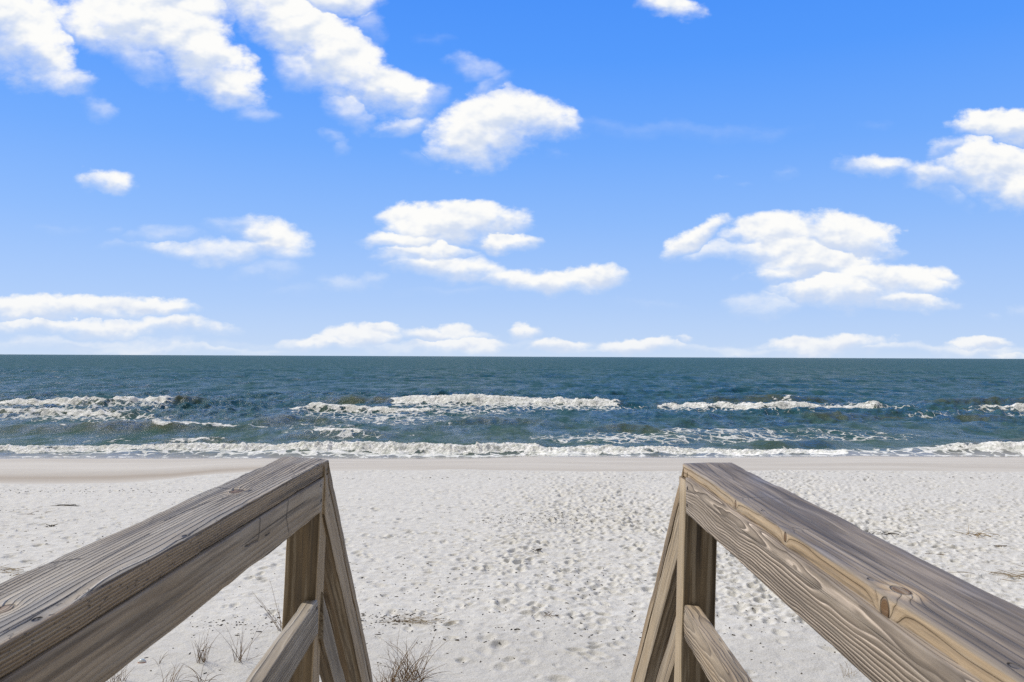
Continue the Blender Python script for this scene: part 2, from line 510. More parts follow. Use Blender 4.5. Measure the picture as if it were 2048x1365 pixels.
def wave(pts, h, back=2.4, front=0.55, foam_rng=None, foam_amp=0.12, seed=0, low=2.0, trail=0.0):
    """one breaking or swelling wave: crest foot pixels give the line, h = list of heights at the same points"""
    ts, ys = curve_from(pts, SEA_Z)
    rows = np.nonzero((yr > ys.min() - 11) & (yr < ys.max() + 3.2 * back + 2))[0]
    sl = slice(rows[0], rows[-1] + 1)
    T2, X2, Y2 = TT[sl], XX[sl], YY[sl]
    hh = np.interp(T2, ts, h, left=0, right=0)
    y0 = np.interp(T2, ts, ys)
    y0 = y0 + 0.5 * fbm(X2[:1] * 0 + T2[:1] * ys.mean() * 0.5, X2[:1] * 0 + seed, 3, seed + 200)
    xr = T2[:1] * ys.mean()
    hh = hh * (1 + 0.35 * fbm(xr * 0.35, xr * 0 + seed * 3.3, 3, seed + 100, 0.5))
    s = Y2 - y0
    prof = np.where(s > 0, np.exp(-(s / back) ** 2), np.exp(-(s / front) ** 2))
    Z[sl] += hh * prof
    olive[sl] = np.maximum(olive[sl], np.clip(hh / 0.45, 0, 1) * np.where(s > 0, np.exp(-(s / (back * 0.35)) ** 2), np.exp(-(s / (front * 1.6)) ** 2)))
    if foam_rng:
        edge = 0.018 * fbm(xr * 1.5, Y2 * 1.5, 4, seed + 310, 0.6)
        rag = front * 0.8 * fbm(X2 * 1.8, Y2 * 1.2, 4, seed + 300, 0.6)
        ridge = 1 - 2 * np.abs(fbm(X2 * 1.9, Y2 * 2.4, 4, seed + 400, 0.62))
        spike = np.maximum(fbm(xr * 1.3, xr * 0 + seed, 3, seed + 440) + 0.15, 0) * np.maximum(fbm(X2 * 5.5, Y2 * 3.0, 3, seed + 420, 0.65), 0) * 2.2
        fine_l = fbm(X2 * 9, Y2 * 9, 3, seed + 430, 0.6)
        for (a, b2, st) in foam_rng:
            ta, tb = to_t(a), to_t(b2)
            mx = sstep(T2 + edge, ta - 0.004, ta + 0.010) * (1 - sstep(T2 + edge, tb - 0.012, tb + 0.006))
            mf = mx * sstep(s + rag, -front * low, -front * (low - 0.6)) * (1 - sstep(s + rag, front * 0.25, front * 0.9))
            foam[sl] = np.maximum(foam[sl], mf * st)
            thin = 1 - 0.7 * sstep(s, -front * 1.0, -front * 2.0)
            Z[sl] += mf * thin * foam_amp * (0.16 * ridge + 0.50 * spike + 0.34 * fine_l)
            if trail:
                lace[sl] = np.maximum(lace[sl], mx * trail * sstep(s, -front * 2 - 7.0, -front * 2 - 0.5) * (1 - sstep(s, -0.3, 0.6)))


# outer bar
wave([(-300, 809), (0, 811), (200, 812), (330, 810), (395, 808), (430, 808)], [.5, .6, .5, .55, .42, 0], 3.0, .85, [(-400, 352, 1)], .18, 1, 1.35, .5)
wave([(630, 806), (690, 806), (800, 807), (900, 808), (1000, 809), (1150, 810), (1235, 811), (1260, 811)], [0, .5, .65, .85, .6, .42, .32, 0], 3.0, .85, [(775, 1245, 1)], .26, 2, 1.8, .8)
wave([(1290, 814), (1330, 814), (1400, 815), (1500, 817), (1650, 819), (1750, 819), (1790, 819)], [0, .5, .55, .4, .42, .5, 0], 2.6, .7, [(1312, 1765, 1)], .18, 3, 1.5, .6)
wave([(1350, 806), (1450, 805), (1560, 805), (1640, 806), (1700, 806)], [0, .35, .45, .35, 0], 3.2, 1.2, [(1552, 1605, .7)], .02, 4, 0.7)
wave([(1780, 811), (1850, 811), (1950, 811), (2100, 812), (2500, 812)], [0, .4, .5, .5, .3], 3, 1.2, None, 0, 5)
wave([(1905, 820), (1950, 821), (2048, 823), (2400, 825)], [0, .3, .4, .3], 2, .7, [(1915, 2500, .85)], .07, 6, 0.9, .4)
# middle
wave([(-300, 829), (0, 829), (120, 830), (240, 831), (300, 831)], [.3, .35, .3, .3, 0], 1.6, .6, [(-400, 235, .9)], .08, 7, 1.1, .8)
wave([(570, 822), (640, 822), (760, 824), (860, 825), (900, 825)], [0, .35, .4, .35, 0], 1.6, .6, [(588, 868, .95)], .10, 8, 1.2, .7)
wave([(-300, 862), (0, 864), (120, 862), (220, 863), (320, 862), (420, 860), (500, 860), (570, 862)], [.22, .3, .34, .45, .42, .36, .25, 0], 1.8, .9, [(305, 475, .9), (120, 150, .5), (175, 215, .55)], .07, 9, 0.75)
wave([(470, 848), (560, 846), (640, 846), (720, 848)], [0, .45, .4, 0], 2.2, .9, None, 0, 10)
wave([(560, 871), (640, 870), (720, 870), (800, 874)], [0, .35, .35, 0], 1.8, .7, [(618, 725, .85)], .06, 11, 0.8)
wave([(850, 848), (960, 846), (1060, 848), (1160, 852)], [0, .4, .4, 0], 2.2, 1.0, None, 0, 12)
wave([(1130, 862), (1240, 860), (1330, 862), (1420, 866)], [0, .35, .35, 0], 2.2, 1.0, None, 0, 13)
wave([(1560, 832), (1650, 833), (1750, 835), (1850, 836), (1960, 842), (2060, 842)], [0, .4, .45, .3, .4, .1], 2.2, 1.0, None, 0, 14)
wave([(1450, 893), (1540, 892), (1640, 892), (1700, 893)], [0, .3, .32, 0], 1.6, .7, None, 0, 15)
wave([(1880, 885), (1980, 887), (2100, 888), (2400, 890)], [0, .3, .35, .3], 1.6, .7, None, 0, 16)
# shore break
wave([(-400, 900), (0, 900), (150, 900), (300, 900), (400, 900), (500, 901), (620, 902), (760, 902), (900, 903), (1000, 902), (1150, 902), (1350, 904), (1520, 904), (1680, 905), (1720, 905)], [.22, .17, .21, .21, .26, .25, .32, .32, .25, .26, .17, .13, .09, .05, 0], 1.7, .42, [(-500, 1690, 1)], .17, 17, 2.0, .0)
wave([(250, 893), (330, 892), (400, 892), (460, 894), (520, 896)], [0, .25, .35, .25, 0], 1.2, .5, [(330, 450, .7)], .08, 18, 1.2)
wave([(1800, 903), (1900, 903), (1990, 904), (2100, 905), (2500, 906)], [0, .28, .36, .36, .3], 1.2, .5, [(1885, 1935, .8), (1950, 2600, .95)], .09, 19, 1.5)

# flat foam lace: (px, py, half width px, half height px, strength)
for (px, py, rx, ry, st) in [(150, 835, 330, 12, .65), (760, 836, 230, 18, .75), (930, 822, 200, 12, .7), (1250, 876, 250, 14, .75), (1440, 868, 180, 12, .7), (1500, 878, 240, 12, .66), (1700, 872, 220, 12, .5),
                            (1560, 822, 160, 10, .6), (1900, 832, 160, 10, .42), (300, 905, 500, 8, .7), (900, 909, 900, 5, .95), (1750, 905, 500, 7, .8), (520, 856, 70, 7, .6), (100, 826, 300, 7, .7), (690, 868, 160, 12, .55),
                            (1180, 818, 180, 8, .6), (1750, 818, 120, 8, .6), (1650, 865, 120, 8, .5), (300, 880, 420, 9, .35), (650, 855, 140, 8, .5), (740, 838, 120, 12, .6)]:
    c = ground_pt(px, py, SEA_Z)
    u = (TT - c.x / c.y) / (rx / F); dpx = HW * F / YY + 713.5 - (713.5 + HW * F / c.y)
    v = dpx / ry
    lace = np.maximum(lace, st * np.clip(1.25 - np.sqrt(u * u + v * v), 0, 1))
ywat = np.interp(TT, SHORE_T, SHORE_Y)
swash = 1 - sstep(YY, ywat + 0.3, ywat + 2.2)
Z *= sstep(YY, ywat - 0.6, ywat + 1.5) * 0.96 + 0.04
lace = np.maximum(lace, 0.75 * np.exp(-((YY - ywat - 0.1) / 0.28) ** 2))
shal = 1 - sstep(YY, 33.5, 62)
sea_me = grid_mesh("sea", XX, YY, SEA_Z + Z, {'foam': foam, 'olive': olive, 'lace': lace, 'swash': swash, 'shal': shal})
m, n, b = material("sea_water", 0.12, 0.5)
geo = n.node('ShaderNodeNewGeometry').outputs['Position']
fo, ol, la, sw, sh = [n.attr(a) for a in ('foam', 'olive', 'lace', 'swash', 'shal')]
gy_ = n.xyz(geo)[1]
lnoise = n.noise(n.v('MULTIPLY', geo, (0.16, 0.09, 0)), 1.0, 6, 0.68)
deep = n.mix(n.step(lnoise, 0.35, 0.65), (0.017, 0.074, 0.092), (0.042, 0.106, 0.108))
near_c = n.mix(n.step(lnoise, 0.35, 0.65), (0.044, 0.100, 0.082), (0.072, 0.118, 0.084))
wc = n.mix(sh, deep, near_c)
oln = n.m('MULTIPLY', ol, n.step(n.noise(n.v('MULTIPLY', geo, (0.7, 0.7, 2.0)), 1.0, 4, 0.65), 0.30, 0.62, 0.15, 1.0))
wc = n.mix(n.m('MULTIPLY', oln, 0.85, clamp=True), wc, (0.105, 0.110, 0.048))
wc = n.mix(n.m('MULTIPLY', sw, 0.75), wc, (0.36, 0.35, 0.345))
# lace foam: webs of thin lines
gw = n.v('ADD', geo, n.v('SCALE', n.v('SUBTRACT', n.noise(geo, 1.3, 3, 0.6, color=True), (.5, .5, .5)), scale=0.9))
v1 = n.node('ShaderNodeTexVoronoi', feature='DISTANCE_TO_EDGE')
n.put(v1.inputs['Vector'], n.v('MULTIPLY', gw, (1.0, 0.8, 0)))
v1.inputs['Scale'].default_value = 1.6
web = n.step(v1.outputs['Distance'], 0.0, 0.16, 1.0, 0.0)
ln2 = n.noise(n.v('MULTIPLY', geo, (0.9, 0.7, 0)), 1.0, 5, 0.65)
lf = n.m('ADD', n.m('MULTIPLY', web, 0.35), ln2)
lf = n.step(lf, n.m('SUBTRACT', 1.02, n.m('MULTIPLY', la, 0.62)), n.m('SUBTRACT', 1.14, n.m('MULTIPLY', la, 0.62)))
lf = n.m('MULTIPLY', lf, n.step(la, 0.02, 0.25))
fn = n.noise(n.v('MULTIPLY', geo, (1.0, 1.0, 2.2)), 2.6, 6, 0.68)
fo = n.m('MULTIPLY', fo, n.step(n.noise(n.v('MULTIPLY', geo, (0.35, 0.9, 1.5)), 1.0, 3, 0.6), 0.30, 0.52, 0.62, 1.05))
ff = n.step(n.m('ADD', fo, n.m('MULTIPLY', n.m('SUBTRACT', fn, 0.5), 2.3)), 0.42, 0.62)
# scattered tiny whitecaps far out
foam_all = n.m('MAXIMUM', ff, n.m('MULTIPLY', lf, 0.85))
foamc = n.mix(n.step(n.noise(n.v('MULTIPLY', geo, (1, 1, 2)), 3.5, 6, 0.7), 0.38, 0.6), (0.66, 0.68, 0.63), (0.95, 0.95, 0.93))
bump = n.node('ShaderNodeBump')
gs = n.v('MULTIPLY', geo, (0.55, 1.0, 0))
h1 = n.noise(gs, 4.5, 6, 0.72)
h2 = n.noise(gs, 0.55, 4, 0.6)
h3 = n.noise(gs, 0.10, 4, 0.6)
hm_ = n.noise(gs, 1.5, 4, 0.6)
hh = n.m('ADD', n.m('ADD', n.m('MULTIPLY', h1, 0.20), n.m('MULTIPLY', hm_, n.step(gy_, 35, 90, 0.16, 0.60))), n.m('MULTIPLY', n.m('MULTIPLY', h2, n.step(gy_, 50, 200)), 0.8))
hh = n.m('ADD', hh, n.m('MULTIPLY', n.m('MULTIPLY', h3, n.step(gy_, 120, 500)), 4.0))
hh = n.m('ADD', hh, n.m('MULTIPLY', foam_all, n.m('MULTIPLY', n.noise(geo, 9, 4, 0.7), 0.25)))
n.put(bump.inputs['Height'], hh)
bump.inputs['Distance'].default_value = 1.0
n.put(bump.inputs['Strength'], n.m('MULTIPLY_ADD', sw, -0.55, 0.65))
# rough water seen at a low angle hides its own grazing facets, so its mirror share is reduced
fr = n.node('ShaderNodeFresnel')
fr.inputs['IOR'].default_value = 1.33
n.put(fr.inputs['Normal'], bump.outputs[0])
cap = n.step(n.m('LOGARITHM', gy_, 10.0), 1.5, 2.6, 0.85, 0.30)
# wind-ruffled and slick patches
patch = n.noise(n.v('MULTIPLY', geo, (0.42, 0.13, 0)), 1.0, 7, 0.72)
cap = n.m('MULTIPLY', cap, n.m('MULTIPLY_ADD', sw, -0.5, 1.0))
cap = n.m('MULTIPLY', cap, n.step(patch, 0.34, 0.66, 0.25, 2.0))
mir = n.m('MULTIPLY', n.m('MULTIPLY', fr.outputs[0], cap), n.m('SUBTRACT', 1.0, foam_all), clamp=True)
dif = n.node('ShaderNodeBsdfDiffuse')
n.put(dif.inputs['Color'], n.mix(foam_all, wc, foamc))
n.put(dif.inputs['Normal'], bump.outputs[0])
glo = n.node('ShaderNodeBsdfGlossy')
glo.inputs['Roughness'].default_value = 0.17
n.put(glo.inputs['Normal'], bump.outputs[0])
ms = n.node('ShaderNodeMixShader')
n.put(ms.inputs[0], mir)
m.node_tree.links.new(dif.outputs[0], ms.inputs[1])
m.node_tree.links.new(glo.outputs[0], ms.inputs[2])
m.node_tree.links.new(ms.outputs[0], m.node_tree.nodes['Material Output'].inputs['Surface'])
m.node_tree.nodes.remove(b)
link("sea_water", sea_me, m, kind="structure")


# ------------------------------------------------------------------ weathered timber
def frame(origin, ex, up):
    ex = ex.normalized()
    ey = up.cross(ex).normalized()
    ez = ex.cross(ey)
    M = Matrix((ex, ey, ez)).transposed().to_4x4()
    M.translation = origin
    return M


def hit(M, px, py, axis, val):
    """local point where the sight line through a pixel meets the board face {axis = val}"""
    Mi = M.inverted()
    o = Mi @ Vector((0, 0, CAM_H)); d = Mi.to_3x3() @ ray(px, py)
    t = (val - o[axis]) / d[axis]
    return o + d * t


def wood(name, pith=(0.02, -0.06), tilt=(0.0, 0.0), freq=160, warp=0.012, warp_sx=1.6, early=(0.30, 0.24, 0.18), late=(0.16, 0.125, 0.095),
         grey=(0.25, 0.235, 0.22), grey_amt=0.5, light=None, groove=1.0, fibre=0.2, knots=(), slashes=(), pits=0.0, tops=None, cracks=0.5, holes=(), seed=0.0, inv=False, rough=0.72, bumpd=0.004, edge_pale=None, face_cols=(), ring_face=None, streak=0.6, tint=(1.05, 1.0, 0.89)):
    m, n, b = material(name, rough, 0.35)
    P0 = n.node('ShaderNodeTexCoord').outputs['Object']
    P = n.v('ADD', P0, (seed, 0, 0))
    x, y, z = n.xyz(P0)
    wv = n.v('SCALE', n.v('SUBTRACT', n.noise(n.v('MULTIPLY', P, (warp_sx, 7, 7)), 1.0, 3, 0.5, color=True), (.5, .5, .5)), scale=warp * 2)
    _, wy, wz = n.xyz(wv)
    yy = n.m('ADD', n.m('MULTIPLY_ADD', x, -tilt[0], wy), n.m('SUBTRACT', y, pith[0]))
    zz = n.m('ADD', n.m('MULTIPLY_ADD', x, -tilt[1], wz), n.m('SUBTRACT', z, pith[1]))
    r = n.m('SQRT', n.m('ADD', n.m('MULTIPLY', yy, yy), n.m('MULTIPLY', zz, zz)))
    kd = []
    for (k, ax, R, asp) in knots:
        dv = n.v('SUBTRACT', P0, tuple(k))
        sc = [1.0 / asp, 1.0, 1.0]
        sc[ax] = 0.0
        d = n.v('LENGTH', n.v('MULTIPLY', dv, tuple(sc)))
        lim = n.step(n.m('ABSOLUTE', n.xyz(dv)[ax]), 0.02, 0.045, 1.0, 0.0)
        gss = n.m('MULTIPLY', n.m('POWER', 2.718, n.m('MULTIPLY', n.m('MULTIPLY', d, d), -1 / (1.7 * R) ** 2)), lim)
        r = n.m('MULTIPLY_ADD', gss, R * 0.9, r)
        kd.append((d, R, lim))
    fine = n.noise(n.v('MULTIPLY', P, (7, 170, 170)), 1.0, 4, 0.68)
    stre = n.noise(n.v('MULTIPLY', P, (2.2, 70, 70)), 1.0, 3, 0.6)
    blot = n.noise(n.v('MULTIPLY', P, (3.0, 16, 16)), 1.0, 4, 0.6)
    blot2 = n.noise(n.v('MULTIPLY', P, (1.6, 9, 9)), 1.0, 3, 0.55)
    v = n.m('ADD', n.m('MULTIPLY', r, freq), n.m('MULTIPLY', stre, 0.35))
    s = n.m('FRACT', v)
    ring = n.ramp(s, [(0.0, 0.25), (0.12, 0.0), (0.5, 0.15), (0.78, 0.75), (0.93, 1.0), (1.0, 0.25)])
    ringv = n.m('MULTIPLY', ring, n.step(blot2, 0.3, 0.62, 0.45, 1.0))
    if ring_face is not None:      # rings only show strongly on one sawn face
        ringv = n.m('MULTIPLY', ringv, n.step((x, y, z)[ring_face[0]], ring_face[1] - 0.005, ring_face[1] - 0.002, ring_face[2], 1.0))
    base = n.mix(ringv, early, late)
    if light is not None:      # bleached ridges between the rings
        base = n.mix(n.m('MULTIPLY', n.step(s, 0.12, 0.30, 1.0, 0.0), n.step(stre, 0.4, 0.6)), base, light)
    if grey_amt:
        base = n.mix(n.m('MULTIPLY', n.step(blot, 0.36, 0.64), grey_amt), base, n.mix(ringv, grey, n_scale(grey, 0.62)))
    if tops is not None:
        ta, tcol = tops        # patchy grey weathering, with bluish sky sheen put into the colour
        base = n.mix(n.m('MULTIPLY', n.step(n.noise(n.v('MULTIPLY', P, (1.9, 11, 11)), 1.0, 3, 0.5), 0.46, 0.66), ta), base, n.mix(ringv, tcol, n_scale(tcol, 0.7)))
    if edge_pale is not None:
        ax, val, wd, colr2, amt = edge_pale
        q = (x, y, z)[ax]
        base = n.mix(n.m('MULTIPLY', n.step(n.m('ABSOLUTE', n.m('SUBTRACT', q, val)), 0.0, wd, 1.0, 0.0), n.m('MULTIPLY', n.step(stre, 0.25, 0.6), amt)), base, colr2)
    for (ax, val, colr3, amt) in face_cols:     # a face toned apart: side weathering, or underside shade put into the colour
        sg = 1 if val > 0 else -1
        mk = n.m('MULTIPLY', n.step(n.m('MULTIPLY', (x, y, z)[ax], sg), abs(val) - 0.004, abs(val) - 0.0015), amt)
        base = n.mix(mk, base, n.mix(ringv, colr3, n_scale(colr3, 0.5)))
    fibv = n.m('MULTIPLY_ADD', n.m('SUBTRACT', fine, 0.5), fibre * 5.0, 1.0)
    fibv = n.m('MULTIPLY', fibv, n.m('MULTIPLY_ADD', n.m('SUBTRACT', stre, 0.5), fibre * 3.6, 1.0))
    fibv = n.m('MULTIPLY', fibv, n.m('MULTIPLY_ADD', n.m('SUBTRACT', blot, 0.5), 0.7, 1.0))
    base = n.v('SCALE', base, scale=fibv)
    hgt = n.m('ADD', n.m('MULTIPLY', ringv, -groove if not inv else groove), n.m('MULTIPLY', fine, 0.30))
    # drying checks along the grain
    if cracks:
        ck = n.step(n.noise(n.v('MULTIPLY', P, (0.9, 85, 85)), 1.0, 3, 0.5), 0.665, 0.71)
        ck = n.m('MULTIPLY', ck, cracks)
        base = n.mix(ck, base, (0.045, 0.036, 0.03))
        hgt = n.m('SUBTRACT', hgt, n.m('MULTIPLY', ck, 1.5))
    if pits:
        pt = n.m('MULTIPLY', n.step(n.noise(n.v('MULTIPLY', P, (70, 150, 170)), 1.0, 2, 0.5), 0.63, 0.70), n.step(blot2, 0.42, 0.6))
        base = n.mix(n.m('MULTIPLY', pt, pits), base, (0.035, 0.03, 0.026))
        hgt = n.m('SUBTRACT', hgt, n.m('MULTIPLY', pt, 1.2))
    for (d, R, lim) in kd:
        dn = n.m('MULTIPLY_ADD', n.m('SUBTRACT', blot, 0.5), R * 0.7, d)
        halo = n.m('MULTIPLY', n.step(dn, R * 1.0, R * 2.1, 1.0, 0.0), lim)
        base = n.mix(n.m('MULTIPLY', halo, 0.6), base, (0.46, 0.39, 0.31))
        kin = n.m('MULTIPLY', n.step(dn, R * 0.82, R * 1.02, 1.0, 0.0), lim)
        kc = n.mix(n.m('FRACT', n.m('MULTIPLY', dn, 5.0 / R)), (0.20, 0.12, 0.058), (0.09, 0.052, 0.026))
        base = n.mix(kin, base, kc)
        rim = n.m('MULTIPLY', n.step(n.m('ABSOLUTE', n.m('SUBTRACT', dn, R * 0.95)), 0.0, R * 0.16, 1.0, 0.0), lim)
        base = n.mix(n.m('MULTIPLY', rim, 0.7), base, (0.05, 0.035, 0.025))
        hgt = n.m('SUBTRACT', hgt, n.m('MULTIPLY', rim, 0.9))
    for (p, q, wd) in slashes:     # cross-grain splits p -> q
        p = Vector(p); q = Vector(q)
        pw = n.v('ADD', P0, n.v('SCALE', n.v('SUBTRACT', n.noise(P, 45, 2, 0.5, color=True), (.5, .5, .5)), scale=wd * 3))
        dd = q - p
        L = dd.length
        dd = dd / L
        rel = n.v('SUBTRACT', pw, tuple(p))
        t = n.m('MAXIMUM', n.m('MINIMUM', n.v('DOT_PRODUCT', rel, tuple(dd)), L), 0.0)
        ds = n.v('LENGTH', n.v('SUBTRACT', rel, n.v('SCALE', tuple(dd), scale=t)))
        halo = n.step(ds, wd, wd * 7, 1.0, 0.0)
        base = n.mix(n.m('MULTIPLY', halo, 0.22), base, (0.10, 0.08, 0.065))
        mk = n.step(ds, wd * 0.5, wd * 1.3, 1.0, 0.0)
        base = n.mix(n.m('MULTIPLY', mk, 0.9), base, (0.03, 0.025, 0.02))
        hgt = n.m('SUBTRACT', hgt, n.m('MULTIPLY', mk, 2.0))
    for (p, R) in holes:
        d = n.v('LENGTH', n.v('MULTIPLY', n.v('SUBTRACT', P0, tuple(p)), (0.6, 1, 1)))
        mk = n.step(d, R * 0.7, R * 1.2, 1.0, 0.0)
        st = n.step(d, R, R * 3.2, 1.0, 0.0)
        base = n.mix(n.m('MULTIPLY', st, 0.3), base, (0.07, 0.055, 0.05))
        base = n.mix(mk, base, (0.015, 0.012, 0.012))
        hgt = n.m('SUBTRACT', hgt, n.m('MULTIPLY', mk, 3.0))
    if streak:                       # rain-washed dark streaks and silvering along the grain
        dk = n.step(n.noise(n.v('MULTIPLY', P, (1.3, 46, 46)), 1.0, 5, 0.68), 0.50, 0.62)
        base = n.mix(n.m('MULTIPLY', dk, streak), base, (0.085, 0.075, 0.068))
        lt = n.step(n.noise(n.v('MULTIPLY', n.v('ADD', P, (7, 3, 1)), (1.7, 60, 60)), 1.0, 5, 0.68), 0.52, 0.64)
        base = n.mix(n.m('MULTIPLY', lt, streak * 0.7), base, (0.44, 0.40, 0.345))
    base = n.v('MULTIPLY', base, tint)
    n.put(b.inputs['Base Color'], base)
    n.put(b.inputs['Roughness'], n.m('MULTIPLY_ADD', ringv, 0.12, rough - 0.06))
    bp = n.node('ShaderNodeBump')
    bp.inputs['Strength'].default_value = 0.8
    bp.inputs['Distance'].default_value = bumpd
    n.put(bp.inputs['Height'], hgt)
    n.put(b.inputs['Normal'], bp.outputs[0])
    return m


def n_scale(c, k):
    return tuple(v * k for v in c)


def board_mesh(L, w, t, nseg=90, cut=(0.0, 0.0), cut_end=(0.0, 0.0), rad=0.004, wob=0.0012, seed=0, bulges=(), bow=0.0, ragged=0.0):
    """sawn timber: x along the length from 0 to L, y across (w), z through (t); worn round arrises, small waves, knot bulges"""
    ring = []
    ny, nz = 6, 4
    hw, ht = w / 2, t / 2
    corners = [(hw - rad, ht - rad, 0), (-hw + rad, ht - rad, 90), (-hw + rad, -ht + rad, 180), (hw - rad, -ht + rad, 270)]
    arc = [0, 30, 60, 90]
    for ci, (cy, cz, a0) in enumerate(corners):
        for a in arc:
            an = math.radians(a0 + a)
            ring.append((cy + rad * math.cos(an), cz + rad * math.sin(an)))
        cy2, cz2, _ = corners[(ci + 1) % 4]
        e0 = ring[-1]
        an = math.radians(a0 + 90)
        e1 = (cy2 + rad * math.cos(an), cz2 + rad * math.sin(an))
        k = ny if ci % 2 == 0 else nz
        for j in range(1, k):
            ring.append((e0[0] + (e1[0] - e0[0]) * j / k, e0[1] + (e1[1] - e0[1]) * j / k))
    ring = np.array(ring)
    nr = len(ring)
    us = np.linspace(0, 1, nseg + 1)
    Yr = np.tile(ring[:, 0], (nseg + 1, 1)); Zr = np.tile(ring[:, 1], (nseg + 1, 1))
    x0 = cut[0] * Yr + cut[1] * Zr
    x1 = L + cut_end[0] * Yr + cut_end[1] * Zr
    if ragged:
        x0 = x0 + ragged * vnoise(Yr * 260, Zr * 260, seed + 5)
    Uu = us[:, None]
    X = x0 * (1 - Uu) + x1 * Uu
    nyv = vnoise(X * 7, np.sign(Yr) * 3 + Zr * 20, seed) * 2; nzv = vnoise(X * 7, np.sign(Zr) * 3 + Yr * 20 + 40, seed + 1) * 2
    Y2 = Yr + wob * nyv; Z2 = Zr + wob * nzv
    # worn arris: nibbles along the edges
    cor = (np.abs(np.abs(Yr) - hw) < rad * 1.01) & (np.abs(np.abs(Zr) - ht) < rad * 1.01)
    nib = np.clip(vnoise(X * 22, np.sign(Yr) * 5 + np.sign(Zr) * 11, seed + 7) - 0.12, 0, 1) * cor * rad * 1.6
    Y2 = Y2 - np.sign(Yr) * nib * 0.6; Z2 = Z2 - np.sign(Zr) * nib * 0.6
    for (bx, by, bz, R, amp) in bulges:
        g2 = np.exp(-(((X - bx) / (R * 1.3)) ** 2 + ((Yr - by) / R) ** 2 + ((Zr - bz) / R) ** 2)) * amp
        Y2 = Y2 + g2 * np.sign(by) * (abs(by) > hw * 0.8); Z2 = Z2 + g2 * np.sign(bz) * (abs(bz) > ht * 0.8)
    Z2 = Z2 + bow * np.sin(math.pi * us)[:, None]
    co = np.stack([X, Y2, Z2], -1).reshape(-1, 3)
    i = np.arange((nseg + 1) * nr).reshape(nseg + 1, nr)
    q = np.stack([i[:-1], np.roll(i[:-1], -1, 1), np.roll(i[1:], -1, 1), i[1:]], -1).reshape(-1, 4)
    me = bpy.data.meshes.new("board")
    faces = [tuple(int(v) for v in f) for f in q] + [tuple(int(v) for v in i[0][::-1]), tuple(int(v) for v in i[-1])]
    me.from_pydata([tuple(c) for c in co.tolist()], [], faces)
    me.polygons.foreach_set('use_smooth', [True] * len(q) + [False, False])
    me.update()
    return me


D2, D1 = 2.25, 2.161           # far and near face of the top posts
UP = Vector((0, 0, 1))
THS = math.atan(1796 / F)      # pitch of the stair rails


def put_board(name, root, M, L, w, t, mat, label=None, **kw):
    me = board_mesh(L, w, t, **kw)
    me.name = name
    o = link(name, me, mat, root, M)
    if label:
        o['label'] = label
    return o


screw_mat, sn, sb = material("rusty_screw", 0.5, 0.5)
sn.put(sb.inputs['Base Color'], sn.mix(sn.noise(sn.node('ShaderNodeTexCoord').outputs['Object'], 300, 3), (0.02, 0.016, 0.014), (0.06, 0.04, 0.03)))
sb.inputs['Metallic'].default_value = 0.5


def screw(root, M, p, axis, sgn):
    """counter-sunk screw head: a shallow cupped disc lying on the board face"""
    me = bpy.data.meshes.new("screw")
    R = 0.0052
    vs, fs = [], []
    prof = [(R, -0.002), (R, 0.0006), (R * 0.8, 0.0008), (R * 0.35, 0.0001)]
    ns = 12
    for (rr, h) in prof:
        for k in range(ns):
            a = 2 * math.pi * k / ns
            c = [rr * math.cos(a), rr * math.sin(a)]
            if axis == 1:
                vs.append((c[0], sgn * h, c[1]))
            else:
                vs.append((c[0], c[1], sgn * h))
    for j in range(len(prof) - 1):
        for k in range(ns):
            fs.append((j * ns + k, j * ns + (k + 1) % ns, (j + 1) * ns + (k + 1) % ns, (j + 1) * ns + k))
    fs.append(tuple((len(prof) - 1) * ns + k for k in range(ns)))
    me.from_pydata(vs, [], fs)
    me.update()
    link("screw", me, screw_mat, root, M @ Matrix.Translation(p))


